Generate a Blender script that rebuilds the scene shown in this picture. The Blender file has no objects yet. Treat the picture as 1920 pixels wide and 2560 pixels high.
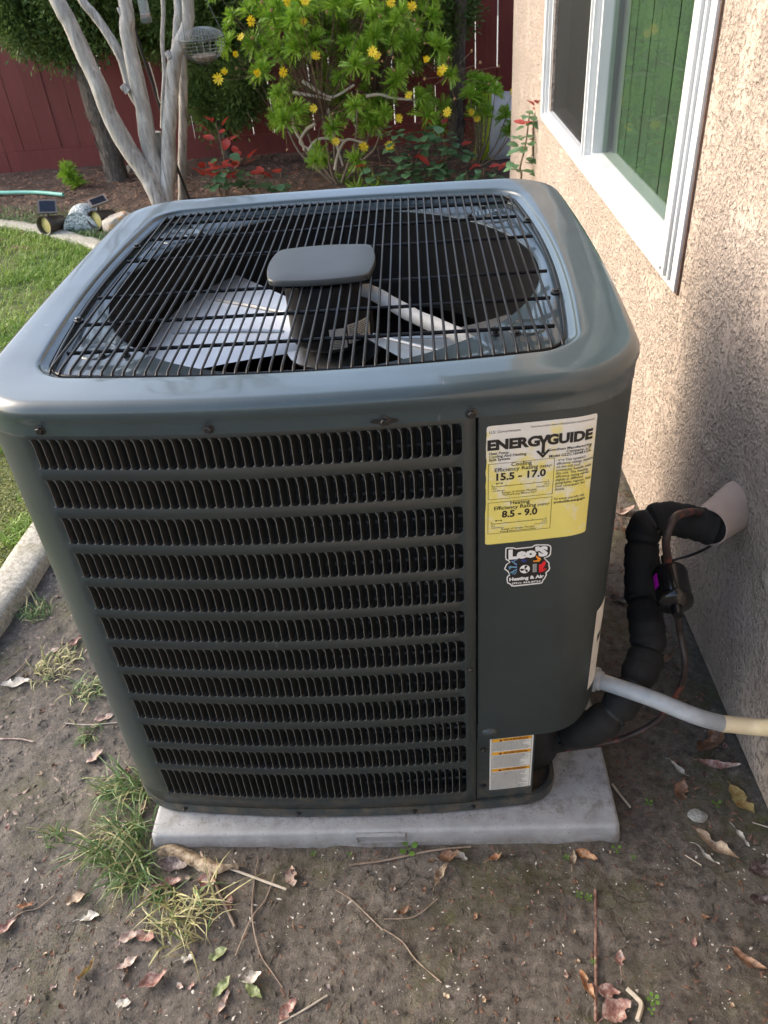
import bpy, bmesh, math, random
import numpy as np
from mathutils import Vector, Matrix, Euler
random.seed(7); rng=np.random.default_rng(11)
S=bpy.context.scene; COL=S.collection
PI=math.pi
# ------------------------------------------------------------------ camera
F,CX,CY,CZ=2002.383,0.5784,-0.86543,1.42231
YAW,PIT,ROL=-0.071807,0.642847,-0.087275
fwd=Vector((math.sin(YAW)*math.cos(PIT),math.cos(YAW)*math.cos(PIT),-math.sin(PIT)))
rt=Vector((math.cos(YAW),-math.sin(YAW),0)); upv=rt.cross(fwd)
R2=rt*math.cos(ROL)+upv*math.sin(ROL); U2=-rt*math.sin(ROL)+upv*math.cos(ROL)
CAMP=Vector((CX,CY,CZ))
cd=bpy.data.cameras.new('camera'); cam=bpy.data.objects.new('camera',cd); COL.objects.link(cam)
M=Matrix((R2,U2,-fwd)).transposed().to_4x4(); M.translation=CAMP; cam.matrix_world=M
cd.sensor_fit='HORIZONTAL'; cd.sensor_width=36; cd.lens=36*F/1920; cd.clip_start=.02; cd.clip_end=300
cd.dof.use_dof=True; cd.dof.focus_distance=1.45; cd.dof.aperture_fstop=18
S.camera=cam
S.render.resolution_x=768; S.render.resolution_y=1024
# ------------------------------------------------------------------ light
SUN_EL,SUN_AZ=math.radians(30),math.radians(-75)     # azimuth measured from +y, clockwise: the sun stands to the left
w=bpy.data.worlds.new("World"); S.world=w; w.use_nodes=True
nt=w.node_tree; nt.nodes.clear()
sky=nt.nodes.new('ShaderNodeTexSky'); sky.sky_type='NISHITA'; sky.sun_disc=False
sky.sun_elevation=SUN_EL; sky.sun_rotation=SUN_AZ; sky.air_density=1.0; sky.dust_density=3.2; sky.ozone_density=.8
bg=nt.nodes.new('ShaderNodeBackground'); bg.inputs[1].default_value=.15
wo=nt.nodes.new('ShaderNodeOutputWorld'); nt.links.new(sky.outputs[0],bg.inputs[0]); nt.links.new(bg.outputs[0],wo.inputs[0])
sd=bpy.data.lights.new('sun','SUN'); sd.energy=0.40; sd.angle=math.radians(36); sd.color=(1,.96,.89)
sun=bpy.data.objects.new('sun',sd); COL.objects.link(sun)
dv=Vector((math.sin(SUN_AZ)*math.cos(SUN_EL),math.cos(SUN_AZ)*math.cos(SUN_EL),math.sin(SUN_EL)))
sun.rotation_euler=dv.to_track_quat('Z','Y').to_euler(); sun.location=(-6,0,6)
S.view_settings.view_transform='Standard'; S.view_settings.look='None'; S.view_settings.gamma=1
S.view_settings.exposure=1.70; S.view_settings.use_curve_mapping=False
S.render.engine='CYCLES'
S.cycles.max_bounces=6; S.cycles.diffuse_bounces=3; S.cycles.glossy_bounces=3; S.cycles.transmission_bounces=4; S.cycles.transparent_max_bounces=8
# ------------------------------------------------------------------ helpers
def ray(u,v): return R2*((u-960)/F)-U2*((v-1280)/F)+fwd
def hz(u,v,z):
    d=ray(u,v); return CAMP+d*((z-CZ)/d.z)
def hy(u,v,y):
    d=ray(u,v); return CAMP+d*((y-CY)/d.y)
def hx(u,v,x):
    d=ray(u,v); return CAMP+d*((x-CX)/d.x)
K=1920/1659
def vnoise(x,y,seed=0):
    x=np.asarray(x,float);y=np.asarray(y,float)
    xi=np.floor(x).astype(np.int64);yi=np.floor(y).astype(np.int64);fx=x-xi;fy=y-yi
    fx=fx*fx*(3-2*fx);fy=fy*fy*(3-2*fy)
    def h(a,b):
        n=(a*374761393+b*668265263+seed*974634777)&0xffffffff
        n=((n^(n>>13))*1274126177)&0xffffffff
        return ((n^(n>>16))&0xffff)/65535.
    return (h(xi,yi)*(1-fx)+h(xi+1,yi)*fx)*(1-fy)+(h(xi,yi+1)*(1-fx)+h(xi+1,yi+1)*fx)*fy
def fbm(x,y,o=4,seed=0):
    s=0;a=1;t=0
    for i in range(o): s=s+a*vnoise(x,y,seed+i);t+=a;a*=.5;x=x*2.03;y=y*2.03
    return s/t
class MB:
    def __init__(s): s.v=[];s.f=[];s.m=[];s.cur=0
    def add(s,vs,fs):
        o=len(s.v); s.v.extend([tuple(p) for p in vs]); s.f.extend([tuple(i+o for i in f) for f in fs]); s.m.extend([s.cur]*len(fs)); return s
    def box(s,a,b,rot=None,org=None):
        x0,y0,z0=a;x1,y1,z1=b
        P=[(x0,y0,z0),(x1,y0,z0),(x1,y1,z0),(x0,y1,z0),(x0,y0,z1),(x1,y0,z1),(x1,y1,z1),(x0,y1,z1)]
        if rot is not None: P=[rot@Vector(p)+Vector(org or (0,0,0)) for p in P]
        return s.add(P,[(0,3,2,1),(4,5,6,7),(0,1,5,4),(1,2,6,5),(2,3,7,6),(3,0,4,7)])
    def tube(s,path,r,n=8,cap=True):
        P=[Vector(p) for p in path]; k=len(P); rr=r if hasattr(r,'__len__') else [r]*k
        vs=[];up=None
        for i,p in enumerate(P):
            t=(P[min(i+1,k-1)]-P[max(i-1,0)]).normalized()
            if up is None: up=Vector((0,0,1)) if abs(t.z)<.9 else Vector((1,0,0))
            a=t.cross(up).normalized(); b=t.cross(a).normalized(); up=-b if (-b).dot(up)>0 else b
            a=t.cross(up).normalized(); b=a.cross(t).normalized()
            for j in range(n):
                an=2*PI*j/n; vs.append(p+(a*math.cos(an)+b*math.sin(an))*rr[i])
        fs=[(i*n+j,i*n+(j+1)%n,(i+1)*n+(j+1)%n,(i+1)*n+j) for i in range(k-1) for j in range(n)]
        if cap: fs+= [tuple(reversed(range(n))),tuple(range((k-1)*n,k*n))]
        return s.add(vs,fs)
    def lathe(s,prof,n=24,M=None,cap=True):
        vs=[]
        for r,z in prof:
            for j in range(n):
                a=2*PI*j/n; p=Vector((r*math.cos(a),r*math.sin(a),z)); vs.append(M@p if M else p)
        k=len(prof)
        fs=[(i*n+j,i*n+(j+1)%n,(i+1)*n+(j+1)%n,(i+1)*n+j) for i in range(k-1) for j in range(n)]
        if cap: fs+=[tuple(reversed(range(n))),tuple(range((k-1)*n,k*n))]
        return s.add(vs,fs)
    def loft(s,loops,close=True,capend=False):
        n=len(loops[0]);vs=[p for L in loops for p in L]
        rg=range(n) if close else range(n-1)
        fs=[(i*n+j,i*n+(j+1)%n,(i+1)*n+(j+1)%n,(i+1)*n+j) for i in range(len(loops)-1) for j in rg]
        if capend: fs.append(tuple(range((len(loops)-1)*n,len(loops)*n)))
        return s.add(vs,fs)
MATS={}
def mesh(name,mb,mats,smooth=None,base=(0,0,0)):
    me=bpy.data.meshes.new(name)
    b=Vector(base)
    if isinstance(mb,tuple): V,Fc=mb; V=np.asarray(V,float)-np.array(b); me.from_pydata(V.tolist(),[],Fc if isinstance(Fc,list) else Fc.tolist()); mi=None
    else: me.from_pydata([tuple(Vector(p)-b) for p in mb.v],[],mb.f); mi=mb.m
    if not isinstance(mats,(list,tuple)): mats=[mats]
    for m in mats: me.materials.append(m)
    if mi and len(mats)>1: me.polygons.foreach_set('material_index',mi)
    if smooth is not None:
        me.shade_smooth()
        if smooth<180: me.set_sharp_from_angle(angle=math.radians(smooth))
    me.update(); return me
def tag(o,label=None,cat=None,group=None,kind=None):
    for k,v in (('label',label),('category',cat),('group',group),('kind',kind)):
        if v: o[k]=v
    return o
def thing(name,label,cat,loc=(0,0,0),group=None):
    o=bpy.data.objects.new(name,None); COL.objects.link(o); o.location=loc; o.empty_display_size=.05
    o['root']=[float(c) for c in loc]; return tag(o,label,cat,group)
def rootof(p): return Vector(p['root'])
def part(parent,name,mb,mats,smooth=None,label=None,kind=None):
    r=rootof(parent); o=bpy.data.objects.new(name,mesh(name,mb,mats,smooth,r)); COL.objects.link(o); o.parent=parent; o['root']=list(r)
    return tag(o,label,None,None,kind)
def inst(parent,name,me,loc,rot=(0,0,0),sc=1,kind=None):
    o=bpy.data.objects.new(name,me); COL.objects.link(o)
    if parent is not None: o.parent=parent; o.location=Vector(loc)-rootof(parent)
    else: o.location=loc
    o.rotation_euler=rot; o.scale=(sc,sc,sc) if not hasattr(sc,'__len__') else sc
    return o
def solo(name,mb,mats,label=None,cat=None,group=None,kind=None,smooth=None,loc=None):
    base=loc or (0,0,0)
    o=bpy.data.objects.new(name,mesh(name,mb,mats,smooth,base)); COL.objects.link(o); o.location=base; o['root']=[float(c) for c in base]
    return tag(o,label,cat,group,kind)
def spl(pts,n=6):
    P=[Vector(p) for p in pts];out=[]
    Q=[P[0]*2-P[1]]+P+[P[-1]*2-P[-2]]
    for i in range(1,len(Q)-2):
        for k in range(n):
            t=k/n;a,b,c,d=Q[i-1:i+3]
            out.append(.5*((2*b)+(c-a)*t+(2*a-5*b+4*c-d)*t*t+(3*b-a-3*c+d)*t**3))
    out.append(P[-1]); return out
def lerpL(L,n): # interpolate radii list
    xs=np.linspace(0,1,len(L)); return list(np.interp(np.linspace(0,1,n),xs,L))
# ------------------------------------------------------------------ materials
class NT:
    def __init__(s,name):
        s.m=bpy.data.materials.new(name); s.m.use_nodes=True; s.t=s.m.node_tree; s.b=s.t.nodes['Principled BSDF']
        s.out=s.t.nodes['Material Output']; s.tc=s.n('ShaderNodeTexCoord'); s.co=s.tc.outputs['Object']
    def n(s,t,**k):
        x=s.t.nodes.new(t)
        for a,b in k.items(): setattr(x,a,b)
        return x
    def l(s,a,b): s.t.links.new(a,b)
    def noise(s,scale,detail=4,rough=.55,co=None,dist=0):
        x=s.n('ShaderNodeTexNoise'); x.inputs['Scale'].default_value=scale; x.inputs['Detail'].default_value=detail
        x.inputs['Roughness'].default_value=rough; x.inputs['Distortion'].default_value=dist; s.l(co or s.co,x.inputs['Vector']); return x.outputs[0]
    def vor(s,scale,feat='F1',co=None,rand=1):
        x=s.n('ShaderNodeTexVoronoi',feature=feat); x.inputs['Scale'].default_value=scale; x.inputs['Randomness'].default_value=rand; s.l(co or s.co,x.inputs['Vector']); return x
    def ramp(s,fac,stops,interp='LINEAR'):
        x=s.n('ShaderNodeValToRGB'); x.color_ramp.interpolation=interp; e=x.color_ramp.elements
        while len(e)<len(stops): e.new(.5)
        for i,(p,c) in enumerate(stops):
            e[i].position=p; e[i].color=(c,c,c,1) if not hasattr(c,'__len__') else (*c,1)
        s.l(fac,x.inputs[0]); return x.outputs[0]
    def mix(s,fac,a,b,mode='MIX'):
        x=s.n('ShaderNodeMix',data_type='RGBA',blend_type=mode)
        for sock,v in ((x.inputs[0],fac),(x.inputs[6],a),(x.inputs[7],b)):
            if hasattr(v,'is_linked') or isinstance(v,bpy.types.NodeSocket): s.l(v,sock)
            elif hasattr(v,'__len__'): sock.default_value=(*v,1)
            else: sock.default_value=v
        return x.outputs[2]
    def math(s,op,a,b=0):
        x=s.n('ShaderNodeMath',operation=op)
        for i,v in ((0,a),(1,b)):
            if isinstance(v,bpy.types.NodeSocket): s.l(v,x.inputs[i])
            else: x.inputs[i].default_value=v
        return x.outputs[0]
    def mapping(s,sc,rot=(0,0,0)):
        x=s.n('ShaderNodeMapping'); x.inputs['Scale'].default_value=sc; x.inputs['Rotation'].default_value=rot; s.l(s.co,x.inputs[0]); return x.outputs[0]
    def bump(s,h,dist=.002,strength=1,prev=None):
        x=s.n('ShaderNodeBump'); x.inputs['Distance'].default_value=dist; x.inputs['Strength'].default_value=strength
        s.l(h,x.inputs['Height'])
        if prev: s.l(prev,x.inputs['Normal'])
        return x.outputs[0]
    def fin(s,col=None,rough=None,nrm=None,**k):
        for sock,v in (('Base Color',col),('Roughness',rough),('Normal',nrm)):
            if v is None: continue
            if isinstance(v,bpy.types.NodeSocket): s.l(v,s.b.inputs[sock])
            elif hasattr(v,'__len__'): s.b.inputs[sock].default_value=(*v,1)
            else: s.b.inputs[sock].default_value=v
        for a,b in k.items(): s.b.inputs[a.replace('_',' ')].default_value=b
        return s.m
def varied(name,c1,c2,scale=20,rough=.6,bd=.0,bs=200,**k):
    t=NT(name); col=t.mix(t.ramp(t.noise(scale),[(.3,0),(.7,1)]),c1,c2)
    nr=t.bump(t.noise(bs,3),bd) if bd else None
    return t.fin(col,rough,nr,**k)
# unit paint
def paint(name,c,rough,coat=.0,dirt=True):
    t=NT(name)
    n=t.noise(9,5,.6); col=t.mix(t.ramp(n,[(.35,0),(.7,1)]),c,tuple(x*1.22 for x in c))
    sp=t.vor(170,'F1'); spk=t.ramp(sp.outputs['Distance'],[(.03,1),(.07,0)]); keep=t.ramp(t.noise(14,2),[(.50,0),(.60,1)])
    col=t.mix(t.math('MULTIPLY',t.math('MULTIPLY',spk,keep),.75),col,(.42,.42,.40))
    sc=t.noise(1,6,.7,co=t.mapping((35,35,5),(0,.5,.2)),dist=1.5); scr=t.ramp(sc,[(.66,0),(.74,.34)])
    col=t.mix(scr,col,(.3,.31,.3))
    # dust near the ground
    r=t.ramp(t.noise(5,5,.6),[(.25,rough-.05),(.75,rough+.13)])
    nr=t.bump(t.noise(420,2),.00012,.6); nr=t.bump(t.noise(3.5,2),.003,.5,nr)
    return t.fin(col,r,nr,Coat_Weight=coat,Coat_Roughness=.07)
M_lid=paint('lid_paint',(.030,.047,.053),.32,.65)
M_body=paint('body_paint',(.040,.043,.041),.42,.05)
def bottomdirt(name,c):
    t=NT(name); sep=t.n('ShaderNodeSeparateXYZ'); t.l(t.co,sep.inputs[0])
    z=t.ramp(sep.outputs[2],[(.02,1),(.16,0)]); n=t.ramp(t.noise(38,6,.7),[(.45,0),(.68,1)])
    d=t.math('MULTIPLY',z,n)
    st=t.ramp(t.noise(1,5,.65,co=t.mapping((120,120,9))),[(.55,0),(.72,1)])
    d=t.math('MAXIMUM',d,t.math('MULTIPLY',t.math('MULTIPLY',z,st),.7))
    base=t.mix(t.ramp(t.noise(7,5,.6),[(.35,0),(.7,1)]),c,tuple(x*1.25 for x in c))
    sp=t.vor(150,'F1'); spk=t.ramp(sp.outputs['Distance'],[(.03,1),(.08,0)]); keep=t.ramp(t.noise(9,2),[(.58,0),(.68,1)])
    base=t.mix(t.math('MULTIPLY',t.math('MULTIPLY',spk,keep),.45),base,(.35,.35,.33))
    sc=t.noise(1,6,.7,co=t.mapping((30,30,6),(.2,.6,.1)),dist=2); base=t.mix(t.ramp(sc,[(.67,0),(.75,.28)]),base,(.25,.25,.24))
    col=t.mix(t.math('MULTIPLY',d,.75),base,(.13,.10,.065))
    nr=t.bump(t.noise(500,2),.0001,.6); nr=t.bump(t.noise(4,2),.002,.5,nr)
    return t.fin(col,t.ramp(t.noise(6,4),[(.3,.36),(.7,.52)]),nr)
M_body=bottomdirt('body_paint',(.026,.035,.036))
M_edge=varied('highlit_louvre_edge',(.10,.105,.10),(.16,.165,.155),60,.4)  # paler bead: edge highlight put into the colour, on slightly worn edges
M_deep=varied('shaded_louvre_paint',(.009,.011,.0115),(.015,.018,.018),30,.5)  # body paint darkened, so the shade inside the louvres is in the colour
M_black=varied('black_wire_coat',(.004,.004,.005),(.008,.008,.009),30,.33,Specular_IOR_Level=.25)
M_blackmat=varied('black_shroud_plastic',(.005,.005,.006),(.011,.011,.012),25,.6,.0004,300)
M_foam=varied('black_foam_insulation',(.005,.005,.005),(.010,.010,.0095),40,.8,.0006,500)
M_rubber=varied('black_rubber',(.01,.01,.01),(.02,.02,.02),40,.5)
M_cap=varied('motor_cap_plastic',(.026,.032,.035),(.034,.041,.044),18,.45,.0001,600)
M_alu=varied('bare_aluminium',(.62,.61,.58),(.74,.73,.70),14,.38,.0004,30,Metallic=1.0)
M_screw=varied('zinc_screw',(.25,.25,.25),(.4,.4,.4),300,.25,Metallic=1.0)
M_white=varied('white_sleeving',(.62,.62,.58),(.72,.71,.68),30,.5)
M_ink=varied('black_ink',(.008,.008,.008),(.014,.013,.012),50,.5)
M_ink2=varied('faded_ink',(.10,.095,.07),(.16,.15,.11),50,.6)
M_inkred=varied('dark_red_ink',(.09,.012,.003),(.12,.02,.004),50,.5)
M_orange=varied('orange_band',(.75,.33,.02),(.8,.42,.03),60,.45)
M_stk=varied('white_sticker',(.74,.74,.72),(.82,.82,.80),30,.4)
M_red=varied('red_sticker',(.65,.01,.02),(.72,.02,.03),30,.4)
M_flame=varied('flame_sticker',(.8,.13,.01),(.85,.45,.03),150,.4)
M_cyan=varied('ice_sticker',(.25,.55,.65),(.1,.2,.45),120,.4)
M_navy=varied('navy_sticker',(.02,.03,.13),(.03,.05,.25),80,.4)
M_mag=varied('magenta_sticker',(.45,.0,.38),(.5,.01,.42),30,.4)
def energy_mat():
    t=NT('faded_yellow_label'); n=t.noise(26,7,.68,dist=.6); sep=t.n('ShaderNodeSeparateXYZ'); t.l(t.co,sep.inputs[0])
    zz=t.ramp(sep.outputs[2],[(.72,.27),(.87,-.0)]) # only a wear bias: the top of the sheet is bleached more
    f=t.math('ADD',n,t.math('SUBTRACT',zz,.12)); f=t.ramp(f,[(.42,0),(.60,1)])
    col=t.mix(f,(.72,.70,.64),(.76,.66,.17)); return t.fin(col,.45)
M_yel=energy_mat()
def grime_lab():
    t=NT('grimy_white_label'); n=t.ramp(t.noise(60,6,.7),[(.62,0),(.75,.8)]); return t.fin(t.mix(n,(.70,.69,.63),(.25,.22,.16)),.5)
M_wlab=grime_lab()
def copper():
    t=NT('weathered_copper'); n=t.noise(13,5,.7); c=t.ramp(n,[(.3,(.03,.025,.02)),(.54,(.07,.05,.045)),(.62,(.30,.09,.06)),(.75,(.40,.16,.11))]); return t.fin(c,.5,t.bump(t.noise(200,3),.0004),Metallic=.35)
M_copper=copper()
M_conduit=varied('grey_liquidtight_conduit',(.28,.31,.33),(.38,.41,.43),45,.38,.0006,160)
M_concream=varied('cream_painted_conduit',(.58,.47,.29),(.66,.55,.36),25,.5,.0006,160)
def coil():
    t=NT('condenser_coil_fins'); wv=t.n('ShaderNodeTexWave',wave_type='BANDS',bands_direction='X'); wv.inputs['Scale'].default_value=95; wv.inputs['Distortion'].default_value=.6
    t.l(t.co,wv.inputs[0]); c=t.mix(t.ramp(wv.outputs[0],[(.35,0),(.7,1)]),(.004,.004,.004),(.040,.040,.038))
    return t.fin(c,.55,Metallic=.2)
M_coil=coil(); M_tube=varied('coil_tube_metal',(.025,.022,.02),(.05,.045,.04),30,.5,Metallic=.3)
def pad():
    t=NT('grey_equipment_pad'); n=t.noise(16,6,.65); c=t.mix(t.ramp(n,[(.3,0),(.72,1)]),(.24,.25,.255),(.37,.38,.385))
    sep=t.n('ShaderNodeSeparateXYZ'); t.l(t.co,sep.inputs[0])
    yb=t.ramp(sep.outputs[1],[(.008,0),(.034,1)]); d=t.ramp(t.noise(30,8,.75),[(.48,0),(.62,1)])
    sp=t.ramp(t.noise(160,4,.7),[(.62,0),(.69,1)])
    zt=t.ramp(t.math('MULTIPLY',sep.outputs[2],-1),[(.004,1),(.012,0)])
    c=t.mix(t.math('MULTIPLY',t.math('MULTIPLY',d,yb),.6),c,(.115,.095,.07)); c=t.mix(t.math('MULTIPLY',sp,.7),c,(.08,.065,.05))
    low=t.math('MULTIPLY',t.ramp(t.math('MULTIPLY',sep.outputs[2],-1),[(.012,0),(.038,1)]),t.ramp(t.noise(22,6,.7),[(.35,0),(.65,1)])); c=t.mix(t.math('MULTIPLY',low,.75),c,(.13,.10,.07))
    nr=t.bump(t.noise(260,3,.6),.0008,.8); return t.fin(c,.62,nr)
M_pad=pad()
def stucco(name='stucco'):
    t=NT(name)
    gr=t.vor(125).outputs['Distance']; fine=t.noise(170,5,.7); a=t.noise(68,4,.6,dist=.3)
    pits=t.ramp(a,[(.36,0),(.46,1)]); smooth=t.ramp(t.noise(7,4,.6),[(.50,1),(.62,.25)])
    h=t.math('ADD',t.math('MULTIPLY',pits,.9),t.math('MULTIPLY',t.math('ADD',t.math('MULTIPLY',gr,1.1),fine),smooth))
    c=t.mix(t.ramp(t.noise(3,5,.6),[(.3,0),(.7,1)]),(.45,.365,.30),(.53,.435,.36))
    c=t.mix(t.ramp(a,[(.31,.85),(.39,0)]),c,(.25,.19,.145)); c=t.mix(t.math('MULTIPLY',t.ramp(fine,[(.33,.7),(.45,0)]),smooth),c,(.29,.23,.18)); c=t.mix(t.math('MULTIPLY',t.ramp(fine,[(.55,0),(.68,.6)]),smooth),c,(.72,.63,.54))
    # splash dirt close to the soil
    sep=t.n('ShaderNodeSeparateXYZ'); t.l(t.co,sep.inputs[0]); z=t.math('MULTIPLY',t.ramp(sep.outputs[2],[(.0,1),(.25,0)]),t.ramp(t.noise(14,5),[(.4,0),(.7,1)]))
    c=t.mix(t.math('MULTIPLY',z,.35),c,(.22,.17,.12))
    nr=t.bump(h,.0062,1.0); return t.fin(c,.9,nr)
M_stucco=stucco()
M_vinyl=varied('white_vinyl',(.58,.60,.61),(.66,.68,.69),6,.35)
M_sleeve=varied('beige_painted_sleeve',(.50,.385,.315),(.57,.44,.36),20,.55,.0008,90)
def glassm(name,tint,trans):
    t=NT(name); t.t.nodes.remove(t.b)
    g=t.n('ShaderNodeBsdfGlossy'); g.inputs['Roughness'].default_value=.015; tr=t.n('ShaderNodeBsdfTransparent'); tr.inputs[0].default_value=(*tint,1)
    fr=t.n('ShaderNodeFresnel'); fr.inputs[0].default_value=1.55; mx=t.n('ShaderNodeMixShader')
    ge=t.n('ShaderNodeNewGeometry'); f=t.math('MULTIPLY',t.math('ADD',t.math('MULTIPLY',fr.outputs[0],.8),trans),t.math('SUBTRACT',1.0,ge.outputs['Backfacing']))
    t.l(f,mx.inputs[0]); t.l(tr.outputs[0],mx.inputs[1]); t.l(g.outputs[0],mx.inputs[2]); t.l(mx.outputs[0],t.out.inputs[0]); return t.m
M_glass=glassm('tinted_window_glass',(.66,.73,.67),.04)
def screenm():
    t=NT('insect_screen'); t.b.inputs['Base Color'].default_value=(.004,.005,.006,1); t.b.inputs['Roughness'].default_value=.6
    tr=t.n('ShaderNodeBsdfTransparent'); mx=t.n('ShaderNodeMixShader'); mx.inputs[0].default_value=.66
    t.l(tr.outputs[0],mx.inputs[1]); t.l(t.b.outputs[0],mx.inputs[2]); t.l(mx.outputs[0],t.out.inputs[0]); return t.m
M_screen=screenm()
M_blind=varied('pale_green_blind',(.20,.26,.205),(.24,.30,.245),8,.6)
M_room=varied('room_wall',(.25,.27,.26),(.3,.32,.3),2,.8)
def wood(name,c1,c2,sc,bd=.002,rough=.7):
    t=NT(name); n=t.noise(1,6,.6,co=t.mapping(sc),dist=.6); c=t.mix(t.ramp(n,[(.3,0),(.7,1)]),c1,c2)
    return t.fin(c,rough,t.bump(n,bd))
def fence():
    t=NT('red_stained_board'); n=t.noise(1,6,.6,co=t.mapping((40,40,3)),dist=.6); c=t.mix(t.ramp(n,[(.3,0),(.7,1)]),(.145,.022,.019),(.21,.035,.030))
    b=t.ramp(t.noise(2.2,4),[(.35,0),(.7,.5)]); c=t.mix(b,c,(.27,.07,.06))
    oi=t.n('ShaderNodeObjectInfo'); c=t.mix(t.math('MULTIPLY',oi.outputs['Random'],.45),c,(.13,.021,.018))
    return t.fin(c,.62,t.bump(n,.0015))
M_fence=fence()
M_bark1=wood('pale_smooth_bark',(.30,.26,.22),(.50,.46,.41),(30,30,5),.004)
def bark1():
    t=NT('pale_smooth_bark'); n=t.noise(1,6,.6,co=t.mapping((45,45,7)),dist=.8); c=t.ramp(n,[(.30,(.15,.135,.12)),(.45,(.36,.335,.305)),(.66,(.60,.575,.535))])
    p=t.ramp(t.noise(6,4,.6),[(.45,0),(.62,.55)]); c=t.mix(p,c,(.28,.265,.24)); return t.fin(c,.75,t.bump(n,.006))
M_bark1=bark1()
def bark2():
    t=NT('dark_shaggy_bark'); n=t.noise(1,7,.7,co=t.mapping((70,70,12)),dist=1.2); c=t.ramp(n,[(.3,(.035,.028,.024)),(.55,(.15,.125,.105)),(.72,(.33,.30,.27))]); return t.fin(c,.9,t.bump(n,.02))
M_bark2=bark2()
def leafm(name,c1,c2,scale=8,rough=.5,tl=.25):
    t=NT(name); oi=t.n('ShaderNodeObjectInfo'); n=t.noise(scale,4,.6)
    c=t.mix(t.ramp(n,[(.35,0),(.65,1)]),c1,c2); c=t.mix(t.math('MULTIPLY',oi.outputs['Random'],.35),c,tuple(x*.6 for x in c1))
    t.fin(c,rough); td=t.n('ShaderNodeBsdfTranslucent'); t.l(c,td.inputs[0]); mx=t.n('ShaderNodeMixShader'); mx.inputs[0].default_value=tl
    t.l(t.b.outputs[0],mx.inputs[1]); t.l(td.outputs[0],mx.inputs[2]); t.l(mx.outputs[0],t.out.inputs[0]); return t.m
M_jun=leafm('juniper_foliage',(.075,.14,.035),(.22,.31,.08),9,.6,.3)
M_eury=leafm('daisy_bush_leaf',(.22,.42,.035),(.42,.62,.08),14,.4,.35)
M_rose=leafm('rose_leaf',(.09,.20,.09),(.20,.34,.14),30,.4)
M_rosered=leafm('red_new_leaf',(.38,.03,.025),(.60,.10,.05),30,.35)
M_petal=leafm('yellow_petal',(.85,.62,.01),(.92,.72,.02),60,.5,.3)
M_disc=varied('flower_disc',(.65,.35,.01),(.7,.45,.02),100,.7)
M_bud=varied('brown_seed_head',(.22,.12,.05),(.32,.2,.09),60,.8)
M_twig=wood('grey_brown_twig',(.16,.115,.08),(.33,.26,.20),(60,60,20),.001)
M_twigp=wood('pale_straw_twig',(.38,.32,.24),(.55,.49,.40),(60,60,20),.001)
M_stem=varied('green_brown_stem',(.14,.12,.05),(.16,.09,.06),30,.6)
M_grass=leafm('lawn_grass',(.18,.32,.04),(.36,.48,.11),3,.5,.3)
M_tuft=leafm('tuft_grass',(.07,.15,.04),(.20,.29,.10),26,.45,.25)
M_dry=leafm('dry_grass',(.34,.33,.14),(.46,.42,.22),20,.6,.2)
def dead(name,c1,c2,c3):
    t=NT(name); oi=t.n('ShaderNodeObjectInfo'); ad=t.n('ShaderNodeVectorMath',operation='ADD'); t.l(t.co,ad.inputs[0]); t.l(oi.outputs['Random'],ad.inputs[1]); n=t.noise(75,6,.7,co=ad.outputs[0]); c=t.ramp(n,[(.36,c1),(.5,c2),(.62,c3)]); v=t.noise(160,3); return t.fin(c,.55,t.bump(v,.0012))
LM={'tan':dead('tan_dead_leaf',(.13,.09,.06),(.28,.20,.13),(.42,.34,.24)),
 'red':dead('red_brown_dead_leaf',(.13,.055,.042),(.25,.125,.10),(.42,.34,.29)),
 'brown':dead('brown_dead_leaf',(.07,.038,.025),(.17,.09,.05),(.29,.17,.10)),
 'pink':dead('pinkish_dead_leaf',(.19,.115,.09),(.33,.235,.19),(.48,.41,.35)),
 'pale':dead('pale_dead_leaf',(.28,.25,.20),(.42,.39,.33),(.54,.51,.45)),
 'dark':dead('dark_purple_dead_leaf',(.035,.024,.022),(.08,.055,.05),(.2,.17,.16)),
 'yellow':dead('yellow_brown_dead_leaf',(.20,.10,.03),(.33,.23,.08),(.40,.35,.14)),
 'green':dead('yellow_green_leaf',(.07,.09,.03),(.17,.21,.08),(.34,.36,.20)),
 'orange':dead('orange_dead_leaf',(.18,.07,.03),(.30,.14,.06),(.40,.26,.15))}
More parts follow.
